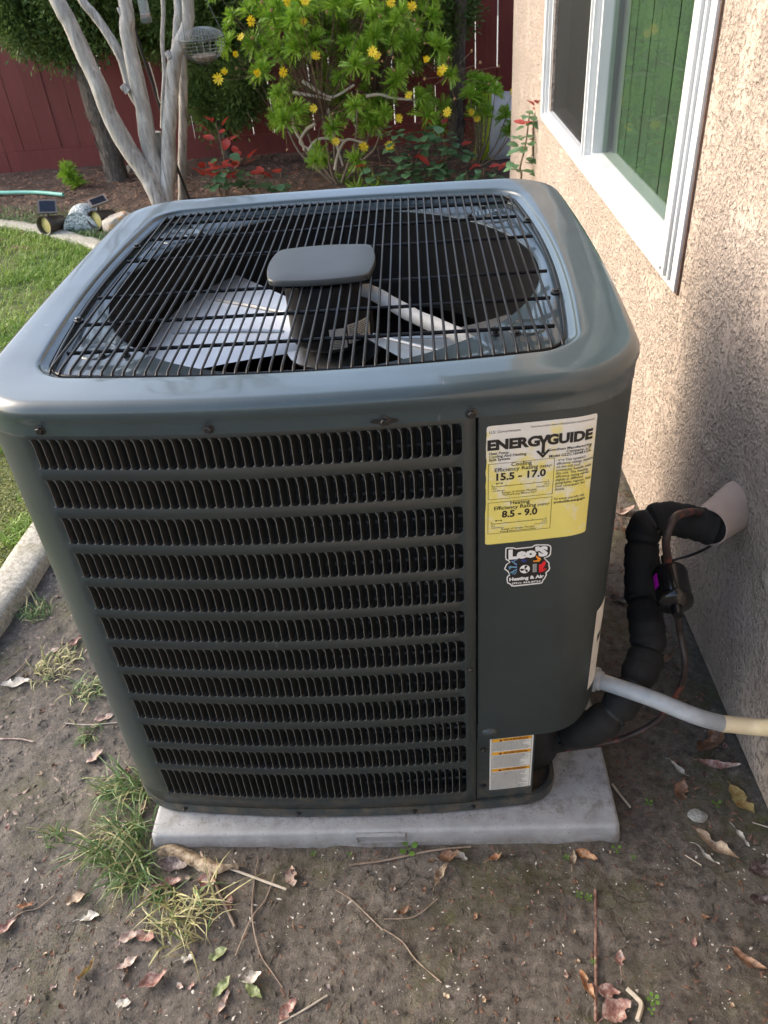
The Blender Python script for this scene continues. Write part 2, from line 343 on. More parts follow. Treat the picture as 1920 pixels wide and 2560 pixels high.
def soil(name,dark,light,moss=True,bed=False):
    t=NT(name)
    n=t.noise(3.2,6,.62); c=t.mix(t.ramp(n,[(.33,0),(.68,1)]),dark,light)
    f=t.noise(60,6,.72); c=t.mix(t.ramp(f,[(.34,.95),(.52,0)]),c,tuple(x*.42 for x in dark)); c=t.mix(t.ramp(f,[(.56,0),(.70,.6)]),c,tuple(x*1.9 for x in light))
    if moss:
        m=t.math('MULTIPLY',t.ramp(t.noise(4.6,5,.65),[(.50,0),(.64,1)]),t.ramp(t.noise(55,4,.7),[(.36,.15),(.6,1)])); c=t.mix(t.math('MULTIPLY',m,.8),c,(.085,.085,.022))
    v=t.vor(190); sp=t.ramp(v.outputs['Distance'],[(.10,1),(.17,0)]); kp=t.ramp(t.noise(95,1),[(.60,0),(.63,1)])
    c=t.mix(t.math('MULTIPLY',sp,kp),c,(.42,.39,.33))
    v2=t.vor(75); cr=t.n('ShaderNodeSeparateColor'); t.l(v2.outputs['Color'],cr.inputs[0]); s2=t.math('MULTIPLY',t.ramp(v2.outputs['Distance'],[(.16,1),(.24,0)]),t.ramp(cr.outputs[0],[(.80,0),(.82,1)]))
    c=t.mix(t.math('MULTIPLY',s2,.7),c,(.17,.10,.07) if not bed else (.26,.13,.08))
    h=t.math('ADD',t.math('MULTIPLY',f,.9),t.math('MULTIPLY',t.noise(17,5,.6),1.5))
    ck=t.vor(5.5,'DISTANCE_TO_EDGE',co=None); dd=t.n('ShaderNodeVectorMath',operation='ADD'); nz=t.n('ShaderNodeTexNoise'); nz.inputs['Scale'].default_value=9; nz.inputs['Detail'].default_value=4; t.l(t.co,nz.inputs[0])
    sc=t.n('ShaderNodeVectorMath',operation='SCALE'); sc.inputs['Scale'].default_value=.14; t.l(nz.outputs['Color'],sc.inputs[0]); t.l(t.co,dd.inputs[0]); t.l(sc.outputs[0],dd.inputs[1]); t.l(dd.outputs[0],ck.inputs['Vector'])
    crk=t.math('MULTIPLY',t.ramp(ck.outputs[0],[(.0,1),(.014,0)]),t.ramp(t.noise(3.1,2),[(.55,0),(.66,1)]))
    h=t.math('SUBTRACT',h,t.math('MULTIPLY',crk,.8))
    nr=t.bump(h,.012,1.0); nr=t.bump(t.noise(300,5,.75),.0035,1.0,nr)
    return t.fin(c,t.ramp(f,[(.3,.5),(.7,.85)]),nr)
M_soil=soil('damp_soil',(.100,.084,.068),(.190,.165,.138))
M_bed=soil('mulch_bed',(.075,.048,.034),(.14,.095,.07),False,True)
M_lawnb=varied('lawn_thatch',(.05,.075,.018),(.13,.14,.045),12,.9,.006,60)
def concrete():
    t=NT('concrete_edging'); n=t.noise(90,6,.75); c=t.mix(t.ramp(n,[(.35,0),(.62,1)]),(.24,.22,.17),(.56,.53,.45)); m=t.ramp(t.noise(7,5,.65),[(.52,0),(.7,.7)]); c=t.mix(m,c,(.20,.19,.10))
    return t.fin(c,.92,t.bump(n,.003))
M_conc=concrete()
# ------------------------------------------------------------------ ground
GZ=-.045
def gh(x,y):
    n=fbm(np.asarray(x)*1.6+9,np.asarray(y)*1.6+4,3,3); m=fbm(np.asarray(x)*13,np.asarray(y)*13,3,9); k=fbm(np.asarray(x)*42,np.asarray(y)*42,3,21)
    z=GZ+(n-.5)*.030+(m-.5)*.014+(k-.5)*.0085
    # soil drifts a little up against the front left of the pad
    return z
def zg(x,y): return float(gh(np.array([x]),np.array([y]))[0])
def axis(lo,hi,flo,fhi,fs,cs):
    a=list(np.arange(flo,fhi,fs)); L=[];v=flo;s=fs
    while v>lo: s*=1.35; s=min(s,cs); v-=s; L.append(v)
    H=[];v=a[-1];s=fs
    while v<hi: s*=1.35; s=min(s,cs); v+=s; H.append(v)
    return np.array(L[::-1]+a+H)
gx=axis(-25,25,-1.1,1.25,.0065,3);gy=axis(-12,40,-.42,1.35,.0065,3)
X,Y=np.meshgrid(gx,gy); Z=gh(X,Y)
V=np.stack([X.ravel(),Y.ravel(),Z.ravel()],1); nx,ny=len(gx),len(gy)
I=(np.arange(ny-1)[:,None]*nx+np.arange(nx-1)[None,:]).ravel(); Fq=np.stack([I,I+1,I+1+nx,I+nx],1)
solo('ground',(V,Fq),M_soil,kind='structure',smooth=180)
# bed sheet behind the unit
bx=np.arange(-4.2,2.6,.035);by=np.arange(3.3,5.79,.035)
X,Y=np.meshgrid(bx,by); Z=-.028+(fbm(X*9,Y*9,4,5)-.5)*.035
V=np.stack([X.ravel(),Y.ravel(),Z.ravel()],1);nx,ny=len(bx),len(by)
I=(np.arange(ny-1)[:,None]*nx+np.arange(nx-1)[None,:]).ravel(); Fq=np.stack([I,I+1,I+1+nx,I+nx],1)
cc=V[Fq].mean(1)
curb=spl([(-.78,-.6,0),(-.68,0,0),(-.633,.66,0),(-.60,1.0,0),(-.60,1.9,0),(-.80,2.9,0),(-1.19,3.64,0),(-1.50,3.93,0),(-1.87,4.20,0),(-2.2,4.36,0),(-3.2,4.7,0),(-5,5,0)],8)
cxs=np.array([p.x for p in curb]);cys=np.array([p.y for p in curb])
def curbx(y): return np.interp(y,cys,cxs)
keep=cc[:,0]>curbx(cc[:,1])+.03
solo('planting_bed',(V,Fq[keep]),M_bed,kind='structure',smooth=180)
# lawn base sheet
ly=np.linspace(-1.5,4.9,90);mb=MB();rows=[]
for y in ly: rows.append([Vector((curbx(y)-.02-t*(7),y,-.030+.0*t)) for t in np.linspace(0,1,12)])
mb.loft(rows,close=False); solo('lawn_ground',mb,M_lawnb,kind='structure')
mb=MB()
prof=[(-.056,-.07),(-.056,-.006),(-.050,.002),(-.02,.005),(.02,.005),(.050,.001),(.057,-.008),(.058,-.07)]
L=[]
for i,p in enumerate(curb):
    t=(curb[min(i+1,len(curb)-1)]-curb[max(i-1,0)]).normalized(); nrm=Vector((t.y,-t.x,0))
    dz=(random.random()-.5)*.004
    L.append([p+nrm*(a*(1+.04*math.sin(i*1.7)))+Vector((0,0,-.008+b+dz)) for a,b in prof])
mb.loft(L,close=False); solo('concrete_curb',mb,M_conc,kind='structure',smooth=50)
# ------------------------------------------------------------------ fence
FY=5.80
fn=thing('board_fence','tall dark red stained board fence at the far end of the yard','fence',(-2,FY,-.04))
x=-5.2;i=0
while x<5.2:
    wd=.148+random.uniform(-.004,.004); gap=.004 if x<-.9 else random.choice([.004,.006,.009])
    mb=MB(); dy=random.uniform(-.004,.004); ln=math.radians(random.uniform(-.25,.25))
    h=1.85; mb.add([Vector((x+(hh*math.sin(ln)),FY+dy+yy,hh-.02)) for hh in (0.02,h-.04) for yy in (0,.017) ]+[Vector((x+wd+(hh*math.sin(ln)),FY+dy+yy,hh-.02)) for hh in (0.02,h-.04) for yy in (0,.017)],
        [(0,2,3,1),(4,5,7,6),(0,4,6,2),(1,3,7,5),(2,6,7,3),(0,1,5,4)])
    part(fn,'board',mb,M_fence); x+=wd+gap; i+=1
for k in range(4):
    x0=-5.2+k*2.6; mb=MB(); mb.box((x0,FY-.045,-.06),(x0+2.595,FY-.012,.115)); part(fn,'kick_board',mb,M_fence)
for z in (.35,1.5):
    mb=MB(); mb.box((-5.2,FY+.025,z),(5.2,FY+.065,z+.09)); part(fn,'rail',mb,M_fence)
mb=MB(); mb.box((-25,FY+.5,-.035),(25,FY+8,-.02)); solo('pale_gap_backing',mb,M_conc,kind='structure')  # added pale sheet behind the fence, brightens the gaps between boards
# ------------------------------------------------------------------ house
WX=1.2
hs=thing('stucco_house','tan rough stucco house wall with a white framed sliding window','house',(WX,0,-.03))
wy0,wy1,wz0,wz1=1.115,2.82,.700,1.95   # window opening
HY1=4.03;HY0=-5;HT=2.75
mb=MB();
ys=[HY0,wy0,wy1,HY1];zs=[-.03,wz0,wz1,HT]
V=[(WX,y,z) for y in ys for z in zs]; Fc=[]
for a in range(3):
    for b in range(3):
        if a==1 and b==1: continue
        Fc.append((a*4+b,a*4+b+1,(a+1)*4+b+1,(a+1)*4+b))
mb.add(V,Fc)
mb.add([(WX,HY1,-.03),(WX,HY1,HT),(WX+7,HY1,HT),(WX+7,HY1,-.03)],[(0,1,2,3)])
mb.add([(WX,HY0,-.03),(WX,HY0,HT),(WX+7,HY0,HT),(WX+7,HY0,-.03)],[(3,2,1,0)])
mb.add([(WX,HY0,-.03),(WX,HY1,-.03),(WX+.035,HY1,-.03),(WX+.035,HY0,-.03)],[(0,1,2,3)])
# reveal
mb.add([(WX,wy0,wz0),(WX+.14,wy0,wz0),(WX+.14,wy1,wz0),(WX,wy1,wz0),(WX,wy0,wz1),(WX+.14,wy0,wz1),(WX+.14,wy1,wz1),(WX,wy1,wz1)],[(0,1,2,3),(0,4,5,1),(3,2,6,7),(4,7,6,5)])
bm=bmesh.new(); 
for v in mb.v: bm.verts.new(v)
bm.verts.ensure_lookup_table()
for f in mb.f: bm.faces.new([bm.verts[i] for i in f])
bmesh.ops.remove_doubles(bm,verts=bm.verts,dist=1e-4); me=bpy.data.meshes.new('wall'); bm.to_mesh(me); bm.free(); me.materials.append(M_stucco)
for v in me.vertices: v.co-=Vector((WX,0,-.03))
o=bpy.data.objects.new('wall',me); COL.objects.link(o); o.parent=hs; o['root']=[WX,0,-.03]
mb=MB(); mb.box((WX+.03,HY0,-.3),(WX+.2,HY1-.02,-.032)); part(hs,'foundation',mb,M_conc)
mb=MB(); mb.box((WX-.42,HY0-.3,HT-.02),(WX+7,HY1+.42,HT+.03)); mb.box((WX-.45,HY0-.3,HT-.12),(WX-.421,HY1+.42,HT+.04)); part(hs,'eave',mb,M_stucco)
mb=MB(); rm=[(1.36,wy0-.6,.0),(3.6,wy1+.6,2.5)]
a,b=rm; mb.add([(a[0],a[1],a[2]),(b[0],a[1],a[2]),(b[0],b[1],a[2]),(a[0],b[1],a[2]),(a[0],a[1],b[2]),(b[0],a[1],b[2]),(b[0],b[1],b[2]),(a[0],b[1],b[2])],[(0,1,2,3),(4,7,6,5),(0,4,5,1),(1,5,6,2),(2,6,7,3)])
part(hs,'room_interior',mb,M_room)
# window: flanged vinyl frame as nested rectangles standing proud of the stucco
win=part(hs,'window',MB().box((WX+.10,wy0+.04,wz0+.035),(WX+.101,wy0+.041,wz0+.036)),M_vinyl)
def rectframe(mb,y0,y1,z0,z1,wd,x0,x1,wb=None):
    wb=wd if wb is None else wb
    # four mitred rails, face at x0, back at x1
    o=[(y0,z0),(y1,z0),(y1,z1),(y0,z1)]; q=[(y0+wd,z0+wb),(y1-wd,z0+wb),(y1-wd,z1-wd),(y0+wd,z1-wd)]
    V=[(x0,*p) for p in o]+[(x0,*p) for p in q]+[(x1,*p) for p in o]+[(x1,*p) for p in q]
    Fc=[]
    for i in range(4):
        j=(i+1)%4; Fc+=[(i,4+i,4+j,j),(4+i,12+i,12+j,4+j),(8+i,i,j,8+j),(8+i,8+j,12+j,12+i)]
    mb.add(V,Fc)
oy0,oy1,oz0,oz1=.985,2.955,.648,2.08
mb=MB()
for (a,b,x0,x1) in ((0,.036,WX-.012,WX+.01),(.0375,.012,WX-.019,WX+.01),(.051,.040,WX-.027,WX+.01),(.093,.010,WX-.018,WX+.02),(.104,.020,WX-.006,WX+.05),(.1255,.022,WX+.014,WX+.09)):
    rectframe(mb,oy0+a,oy1-a,oz0+a*.45,oz1-a,b,x0,x1,b*.45)
part(win,'frame',mb,M_vinyl)
iy0,iy1,iz0,iz1=oy0+.1475,oy1-.1475,oz0+.1475*.45,oz1-.1475; my=2.075
mb=MB(); rectframe(mb,oy0-.006,oy1+.006,oz0-.006,oz1+.006,.0055,WX-.006,WX+.01); part(win,'caulk',mb,varied('brown_caulk',(.10,.06,.045),(.18,.12,.09),60,.8))
mb=MB(); mb.box((WX-.010,my,oz0+.043),(WX+.03,my+.052,oz1-.094)); mb.box((WX-.016,my+.018,oz0+.043),(WX-.0105,my+.030,oz1-.094)); mb.box((WX+.012,my-.022,oz0+.057),(WX+.06,my-.0005,oz1-.124)); part(win,'mullion',mb,M_vinyl)
mb=MB(); mb.box((WX+.045,iy0-.01,iz0-.01),(WX+.049,my+.01,iz1+.01)); part(win,'pane',mb,M_glass)
mb=MB(); mb.box((WX+.060,my+.01,iz0-.01),(WX+.064,iy1+.01,iz1+.01)); part(win,'pane',mb,M_glass)
mb=MB(); mb.box((WX+.012,my+.05,iz0-.03),(WX+.013,iy1+.03,iz1+.03)); part(win,'insect_screen',mb,M_screen)
mb=MB(); mb.tube([(WX-.0278,oy0+.075,oz0+.034),(WX-.024,oy0+.075,oz0+.034)],.004); part(win,'weep_hole',mb,M_black)
bl=thing('vertical_blinds','vertical blinds hanging behind the right window pane','blinds',(1.32,2.1,.6))
for i in range(26):
    y=1.08+i*.080+.003*math.sin(i*2.3); mb=MB(); an=math.radians(0.6); c=Vector((1.285,y,0)); d=Vector((math.sin(an)*.0398,math.cos(an)*.0398,0)); n=Vector((d.y,-d.x,0))*.03
    P=[c-d,c-d*.4-n,c+d*.4-n,c+d]; mb.loft([[p+Vector((0,0,.705)) for p in P],[p+Vector((0,0,1.98)) for p in P]],close=False); part(bl,'blind_slat',mb,M_blind,60)
mb=MB(); mb.box((1.262,1.1,1.98),(1.31,3.2,2.02)); part(bl,'head_rail',mb,M_vinyl)
HROT=.0215   # the house stands a little askew to the unit
hs.rotation_euler=(0,0,HROT); hs.location=(1.212,0,-.03)
_R=Matrix.Rotation(HROT,4,'Z'); bl.location=Vector((1.212,0,0))+_R@(Vector(bl.location)-Vector((WX,0,0))); bl.rotation_euler=(0,0,HROT)
# ------------------------------------------------------------------ equipment pad
pd=thing('equipment_pad','grey moulded equipment pad under the air conditioner, 36 X 36 X 3 on its front','pad',(.457,0,0))
def rrect(x0,x1,y0,y1,r,z,n=6):
    P=[]
    for cx,cy,a0 in ((x1-r,y0+r,-PI/2),(x1-r,y1-r,0),(x0+r,y1-r,PI/2),(x0+r,y0+r,PI)):
        for k in range(n+1):
            a=a0+PI/2*k/n; P.append(Vector((cx+r*math.cos(a),cy+r*math.sin(a),z)))
    return P
mb=MB(); LL=[]
for ins,z in ((-.010,-.09),(-.005,-.05),(-.0005,-.008),(.001,-.0035),(.0035,-.001),(.008,0)): LL.append(rrect(ins,.914-ins,ins,.914-ins,.012,z))
mb.loft(LL,capend=True)
mb.f=mb.f[:]; part(pd,'slab',mb,M_pad,40)
def textmesh(s,size=1.,bold=0,align='LEFT',res=2,spacing=1.0):
    c=bpy.data.curves.new('t','FONT'); c.body=s; c.size=size; c.align_x=align; c.offset=bold; c.resolution_u=res; c.space_character=spacing
    o=bpy.data.objects.new('t',c); COL.objects.link(o); dg=bpy.context.evaluated_depsgraph_get(); dg.update()
    me=bpy.data.meshes.new_from_object(o.evaluated_get(dg)); V=[v.co.copy() for v in me.vertices]; Fc=[tuple(p.vertices) for p in me.polygons]
    bpy.data.objects.remove(o); bpy.data.curves.remove(c); bpy.data.meshes.remove(me); return V,Fc
# raised size plate on the front edge of the pad
mb=MB(); yy=-.0085
mb.box((.408,yy,-.0245),(.502,-.001,-.0225)); mb.box((.408,yy,-.0055),(.502,-.001,-.0035)); mb.box((.408,yy,-.0224),(.410,-.001,-.0056)); mb.box((.500,yy,-.0224),(.502,-.001,-.0056)); mb.box((.4101,yy+.003,-.0224),(.4999,0,-.0056))
V,Fc=textmesh('36 X 36 X 3',.016,.0003,'CENTER'); 
mb.add([Vector((.455+v.x*1.05,yy+.0018,-.0195+v.y)) for v in V],Fc)
V2=[Vector((.455+v.x*1.05,yy+.0030,-.0195+v.y)) for v in V]
part(pd,'size_plate',mb,M_pad)
# ------------------------------------------------------------------ the unit
UX,UY=.40794,.52019
A=.4553; R_=.0912; BF=.0335; BS=.014
ac=thing('air_conditioner','large dark grey air conditioner unit with louvred front and wire fan grille','air conditioner',(UX,UY,0))
C0=Vector((UX,UY,0))
def outline(a,r,bf,bs,z,m=28,n=12,br=None):
    br=bs if br is None else br
    P=[]
    for k in range(4):
        th=k*PI/2;c,s=math.cos(th),math.sin(th)
        loc=[(x,-a) for x in np.linspace(-(a-r),a-r,m)]+[(a-r+r*math.sin(t),-(a-r)-r*math.cos(t)) for t in np.linspace(0,PI/2,n)[1:-1]]
        for x,y in loc:
            X_,Y_=c*x-s*y,s*x+c*y
            B=(br if X_>0 else bs); dx=B*np.sign(X_)*(abs(X_)/a)*(1-(Y_/a)**2)
            B=(bf if Y_<0 else bs); dy=B*np.sign(Y_)*(abs(Y_)/a)*(1-(X_/a)**2)
            P.append(Vector((UX+X_+dx,UY+Y_+dy,z)))
    return P
def fs(s,z,off=0,a=A,r=R_,bf=BF,bs=BS):
    """front surface by arc length s from the middle; off = outwards"""
    def pos(s):
        e=a-r;sg=1 if s>=0 else -1;q=abs(s)
        if q<=e: x,y=q,-a
        elif q<=e+r*PI/2: t=(q-e)/r; x,y=e+r*math.sin(t),-(e)-r*math.cos(t)
        else: x,y=a,-(e)+(q-e-r*PI/2)
        dx=bs*(x/a)*(1-(y/a)**2); dy=-bf*(abs(y)/a)*(1-(x/a)**2) if y<0 else 0
        return Vector((sg*(x+dx),y+dy,0))
    p=pos(s); d=(pos(s+1e-4)-pos(s-1e-4)).normalized(); n=Vector((d.y,-d.x,0))
    return Vector((UX,UY,z))+p+n*off
# --- louvred front panel
ROWP=.0673; SH=.0490; ZR=.8825; NR=12
xl,xr=-.366,.2165; NC=44; P=(xr-xl)/NC; EDGE=.2345
zb=[]   # (bottom, top) of each row
for k in range(NR):
    t=ZR-k*ROWP; zb.append((t-SH if k<NR-1 else t-.0735,t))
zb[-1]=(.0665,zb[-1][1])
SEAM=.8905; ZB=.030
smap=lambda x: x
def panel_mesh(S_):
    bm=bmesh.new()
    cols=[xl+i*P for i in range(NC+1)]
    margL=list(-(np.linspace(abs(xl),.364+.0912*PI/2+.001,10)))[::-1]
    margR=[xr,EDGE]
    def quad(s0,s1,z0,z1): 
        bm.faces.new([bm.verts.new(S_(s0,z0)),bm.verts.new(S_(s1,z0)),bm.verts.new(S_(s1,z1)),bm.verts.new(S_(s0,z1))])
    bands=[(zb[0][1],SEAM+.004)]+[(zb[k+1][1],zb[k][0]) for k in range(NR-1)]+[(ZB,zb[-1][0])]
    allz=sorted(set([z for b in bands for z in b]))
    for z0,z1 in zip(allz[:-1],allz[1:]):
        for a,b in zip(margL[:-1],margL[1:]): quad(a,b,z0,z1)
        quad(xr,EDGE,z0,z1)
    for z0,z1 in bands:
        for a,b in zip(cols[:-1],cols[1:]): quad(a,b,z0,z1)
    for z0,z1 in zb:
        for i in range(NC):
            b=cols[i+1]
            for (zc,sg,rx,rz) in ((z1,-1,.0058,.0105),(z0,1,.0048,.0062)):
                c=(b,zc); arc=[]
                for k in range(5):
                    t=PI/2*k/4; arc.append((b-rx*(1-math.sin(t)) if False else b-rx+rx*math.sin(t), zc+sg*(rz-rz*math.cos(t)) ))
                # arc from (b-rx, zc) to (b, zc+sg*rz)
                vs=[bm.verts.new(S_(*c))]+[bm.verts.new(S_(*p)) for p in arc]
                for k in range(len(arc)-1):
                    f=[vs[0],vs[k+1],vs[k+2]]
                    if sg<0: pass
                    try: bm.faces.new(f if sg<0 else f[::-1])
                    except: pass
    bmesh.ops.remove_doubles(bm,verts=bm.verts,dist=2e-5)
    bmesh.ops.recalc_face_normals(bm,faces=bm.faces)
    me=bpy.data.meshes.new('louvred_panel'); bm.to_mesh(me); bm.free(); return me
me=panel_mesh(lambda s,z:fs(s,z)-C0); me.materials.append(M_body); me.shade_smooth(); me.set_sharp_from_angle(angle=math.radians(25))
lp=bpy.data.objects.new('louvred_panel',me); COL.objects.link(lp); lp.parent=ac; lp['root']=[UX,UY,0]
sm=lp.modifiers.new('sheet','SOLIDIFY'); sm.thickness=.0011; sm.offset=0
def vane(h):
    mb=MB(); ns=6; zz=[0,.0008,.002,.0045,h*.5,h-.009,h-.005,h-.002,h]; ee=[0,.5,.85,1,1,1,.85,.45,0]; W=P*.56
    Lr=[]
    for z,e in zip(zz,ee):
        Lr.append([Vector((W*(s**.85)*(1 if e>.3 else .8),.0003+e*.0125*math.sin(s*PI/2)**1.1,z)) for s in np.linspace(0,1,ns)])
    mb.loft(Lr,close=False)
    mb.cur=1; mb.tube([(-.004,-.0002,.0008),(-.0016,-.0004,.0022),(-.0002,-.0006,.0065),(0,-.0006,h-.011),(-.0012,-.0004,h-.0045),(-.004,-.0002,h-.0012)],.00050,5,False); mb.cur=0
    return mb
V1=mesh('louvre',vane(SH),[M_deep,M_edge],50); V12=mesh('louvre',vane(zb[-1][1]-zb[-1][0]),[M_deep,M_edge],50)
cnt=0; big=MB()
for k in range(NR):
    h=zb[k][1]-zb[k][0]; vb=vane(h) if k in (6,11) else None
    for i in range(NC):
        x=xl+i*P; p=fs(x,zb[k][0]); d=fs(x+.001,0)-fs(x-.001,0); an=math.atan2(d.y,d.x)
        if cnt<300:
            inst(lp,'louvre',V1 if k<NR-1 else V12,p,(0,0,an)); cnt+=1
        else:
            if vb is None: vb=vane(h)
            R=Matrix.Rotation(an,3,'Z'); big.add([R@Vector(v)+p for v in vb.v],vb.f); big.m[-len(vb.m):]=vb.m
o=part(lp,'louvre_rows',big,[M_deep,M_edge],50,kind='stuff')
# bottom flange of the wrap + other faces (left, back, right)
def side(k,s_from,s_to,name,louv=True):
    """the same sheet turned to another side, rows cut as plain long louvre slots"""
    R=Matrix.Rotation(k*PI/2,3,'Z')
    def S_(s,z,off=0): 
        e=Vector((s,-A-BS*(1-(s/A)**2)-off,0)); q=R@e; return Vector((UX+q.x,UY+q.y,z))
    mb=MB(); ss=list(np.linspace(s_from,s_to,20))
    if not louv:
        mb.loft([[S_(s,z) for s in ss] for z in (ZB,SEAM+.004)],close=False)
    else:
        bands=[(zb[0][1],SEAM+.004)]+[(zb[j+1][1],zb[j][0]) for j in range(NR-1)]+[(ZB,zb[-1][0])]
        for z0,z1 in bands: mb.loft([[S_(s,z) for s in ss] for z in (z0,z1)],close=False)
        for z0,z1 in zb:
            mb.loft([[S_(s,z) for s in (ss[0],ss[0]+.02)] for z in (z0,z1)],close=False); mb.loft([[S_(s,z) for s in (ss[-1]-.02,ss[-1])] for z in (z0,z1)],close=False)
    pn=part(ac,name,mb,M_body,30)
    if louv:
        vb=MB()
        for z0,z1 in zb:
            n=int((s_to-s_from-.04)/P)
            for i in range(n):
                a=s_from+.02+i*P
                vb.add([S_(a,z0),S_(a,z1),S_(a+P*.3,z1-.003,-.007),S_(a+P*.3,z0+.003,-.007),S_(a+P*.6,z1-.003,-.0095),S_(a+P*.6,z0+.003,-.0095)],[(0,1,2,3),(3,2,4,5)])
        part(pn,'louvre_rows',vb,M_body,50,kind='stuff')
e_=A-R_
side(-1,-e_,e_,'side_panel'); side(2,-e_,e_,'rear_panel'); side(1,-e_+.16,e_,'side_panel')
def cornerstrip(idx,name):
    O=outline(A,R_,BF,BS,0); n=len(O)//4; 
    return O
OL=outline(A,R_,BF,BS,0,28,12); nseg=len(OL)//4
for k in (1,2):
    pts=OL[k*nseg+27:(k+1)*nseg+1]; mb=MB(); mb.loft([[Vector((p.x,p.y,z)) for p in pts] for z in (ZB,SEAM+.004)],close=False); part(ac,'corner_panel',mb,M_body,60)
# service panel: flat front strip, round corner, part of the right side
SB=.2205; s0=.2385; s1=e_+R_*PI/2+.17
mb=MB(); ss=list(np.linspace(s0,s1,46)); rowsz=[]
def sbot(s):  # lower edge turns up round the corner
    t=max(0,(s-(e_+R_*.55))/(R_*.9)); return SB+.0+ .052*min(1,t)**1.6
O_=.0012
mb.loft([[fs(s,sbot(s)+(SEAM+.003-sbot(s))*t,O_) for s in ss] for t in np.linspace(0,1,10)],close=False)
mb.loft([[fs(s,sbot(s),-.012) for s in ss],[fs(s,sbot(s)-.0008,-.001) for s in ss],[fs(s,sbot(s),O_) for s in ss]],close=False)
mb.loft([[fs(s0,z,-.02) for z in (SB,SEAM)],[fs(s0,z,O_) for z in (SB,SEAM)]],close=False)
sv=part(ac,'service_panel',mb,M_body,35)
mb=MB(); # small pull dimple at its lower left
c=fs(.2585,.2415,.0012); mb.lathe([(.0005,.006),(.006,.0055),(.010,.003),(.013,.0)],16,Matrix.Translation(c)@Matrix.Rotation(PI/2,4,'X')@Matrix.Diagonal((1.2,.75,1,1)),False); part(sv,'handle_dimple',mb,M_body,60)
# valve plate below it
mb=MB(); ss=list(np.linspace(.2365,.3435,10)); mb.loft([[fs(s,z,-.004) for s in ss] for z in (ZB+.004,.26)],close=False)
mb.loft([[fs(.3435,z,-.004) for z in (ZB+.004,.26)],[fs(.3435,z,-.10)+Vector((.0,.0,0)) for z in (ZB+.004,.26)]],close=False)
vp=part(ac,'valve_plate',mb,M_body,40)
# inner control box side so the recess is closed
mb=MB(); mb.box((UX+.30,UY-.34,.012),(UX+.315,UY+.2,.30)); mb.box((UX+.3155,UY-.20,.2605),(UX+.44,UY+.2,.30)); part(ac,'inner_bulkhead',mb,M_body)
# base pan: narrower on the right where the valves are
def basepan(z,g=0):
    P_=[]
    for s in np.linspace(-(e_+R_*PI/2+.02),.335,60): q=fs(s,z,g); P_.append(q)
    last=P_[-1]; xr_=UX+.392+g; r=.055; y0=last.y
    cxr,cyr=xr_-r,y0+r+.004
    for t in np.linspace(.35,PI/2,8): P_.append(Vector((cxr+r*math.sin(t),cyr-r*math.cos(t),z)))
    P_.append(Vector((xr_+.004,UY-.20,z))); P_.append(Vector((UX+A+g,UY-.16,z)))
    for t in np.linspace(-.1,e_,6): P_.append(Vector((UX+A+BS*(1-(t/A)**2)+g,UY+t,z)))
    for t in np.linspace(0,PI/2,8)[1:]: P_.append(Vector((UX+e_+(R_+g)*math.cos(t),UY+e_+(R_+g)*math.sin(t),z)))
    for t in np.linspace(e_,-e_,8)[1:]: P_.append(Vector((UX+t,UY+A+BS*(1-(t/A)**2)+g,z)))
    for t in np.linspace(PI/2,PI,8)[1:]: P_.append(Vector((UX-e_+(R_+g)*math.cos(t),UY+e_+(R_+g)*math.sin(t),z)))
    for t in np.linspace(e_,-e_,6)[1:-1]: P_.append(Vector((UX-A-g,UY+t,z)))
    return P_
mb=MB(); mb.loft([basepan(.004,-.004),basepan(.006,.0015),basepan(.028,.0022),basepan(.031,.0015),basepan(.031,-.006)]); mb.loft([basepan(.010,-.006)],capend=False)
bp_=part(ac,'base_pan',mb,M_body,35)
mb=MB(); mb.add(basepan(.012,-.005),[tuple(range(len(basepan(.012))))]); part(bp_,'pan_floor',mb,varied('dirty_pan',(.06,.045,.03),(.10,.08,.06),30,.8,.003,80))
# coil behind the louvres
mb=MB(); Lz=[]
ca=A-.034
cut=lambda z:[q for q in (lambda O:O[41:]+O[:24])(outline(ca,.07,BF,BS,z))]
mb.loft([cut(z) for z in (.032,.885)],close=False); part(ac,'condenser_coil',mb,M_coil,60)
mb=MB(); mb.box((UX+.345,UY-.36,.012),(UX+.349,UY-.21,.30)); mb.box((UX+.235,UY-.40,.012),(UX+.241,UY-.3,.885)); part(ac,'recess_partition',mb,M_deep)
mb=MB()
for z in np.arange(.05,.88,.0254):
    mb.tube([fs(s,z,-.0275) for s in np.linspace(-.36,.225,14)],.0032,5,False)
part(ac,'coil_tubes',mb,M_tube,60,kind='stuff')
# screws
def hexscrew(parent,p,n,r=.0055):
    z=Vector(n).normalized(); M4=z.to_track_quat('Z','Y').to_matrix().to_4x4(); M4.translation=Vector(p)
    M4=M4@Matrix.Rotation(random.random()*3,4,'Z')
    mb=MB(); mb.lathe([(r*1.45,0),(r*1.4,.0012),(r*1.05,.0018)],14,M4); mb.lathe([(r,.0018),(r,.0050),(r*.8,.0060)],6,M4); mb.box((-r*.7,-.0006,.0060),(r*.7,.0006,.0062),M4.to_3x3(),M4.translation)
    part(parent,'screw',mb,M_screwd,30)
M_screwd=varied('black_oxide_screw',(.02,.02,.02),(.07,.07,.07),300,.3,Metallic=.6)
for s,z in ((-.3455,.899),(-.1141,.898),(.1167,.896),(.229,.8971)):
    n=fs(s,z,.01)-fs(s,z,0); hexscrew(ac,fs(s,z,.0026),n)
mb=MB(); # the slot behind the third screw
q=[fs(.1167+dx,.896+dz,.0032) for dx,dz in [(.019*math.cos(t)+.0*0,.0042*math.sin(t)) for t in np.linspace(0,2*PI,17)[:-1]]]; mb.add(q,[tuple(range(16))]); part(ac,'screw_slot',mb,M_ink)
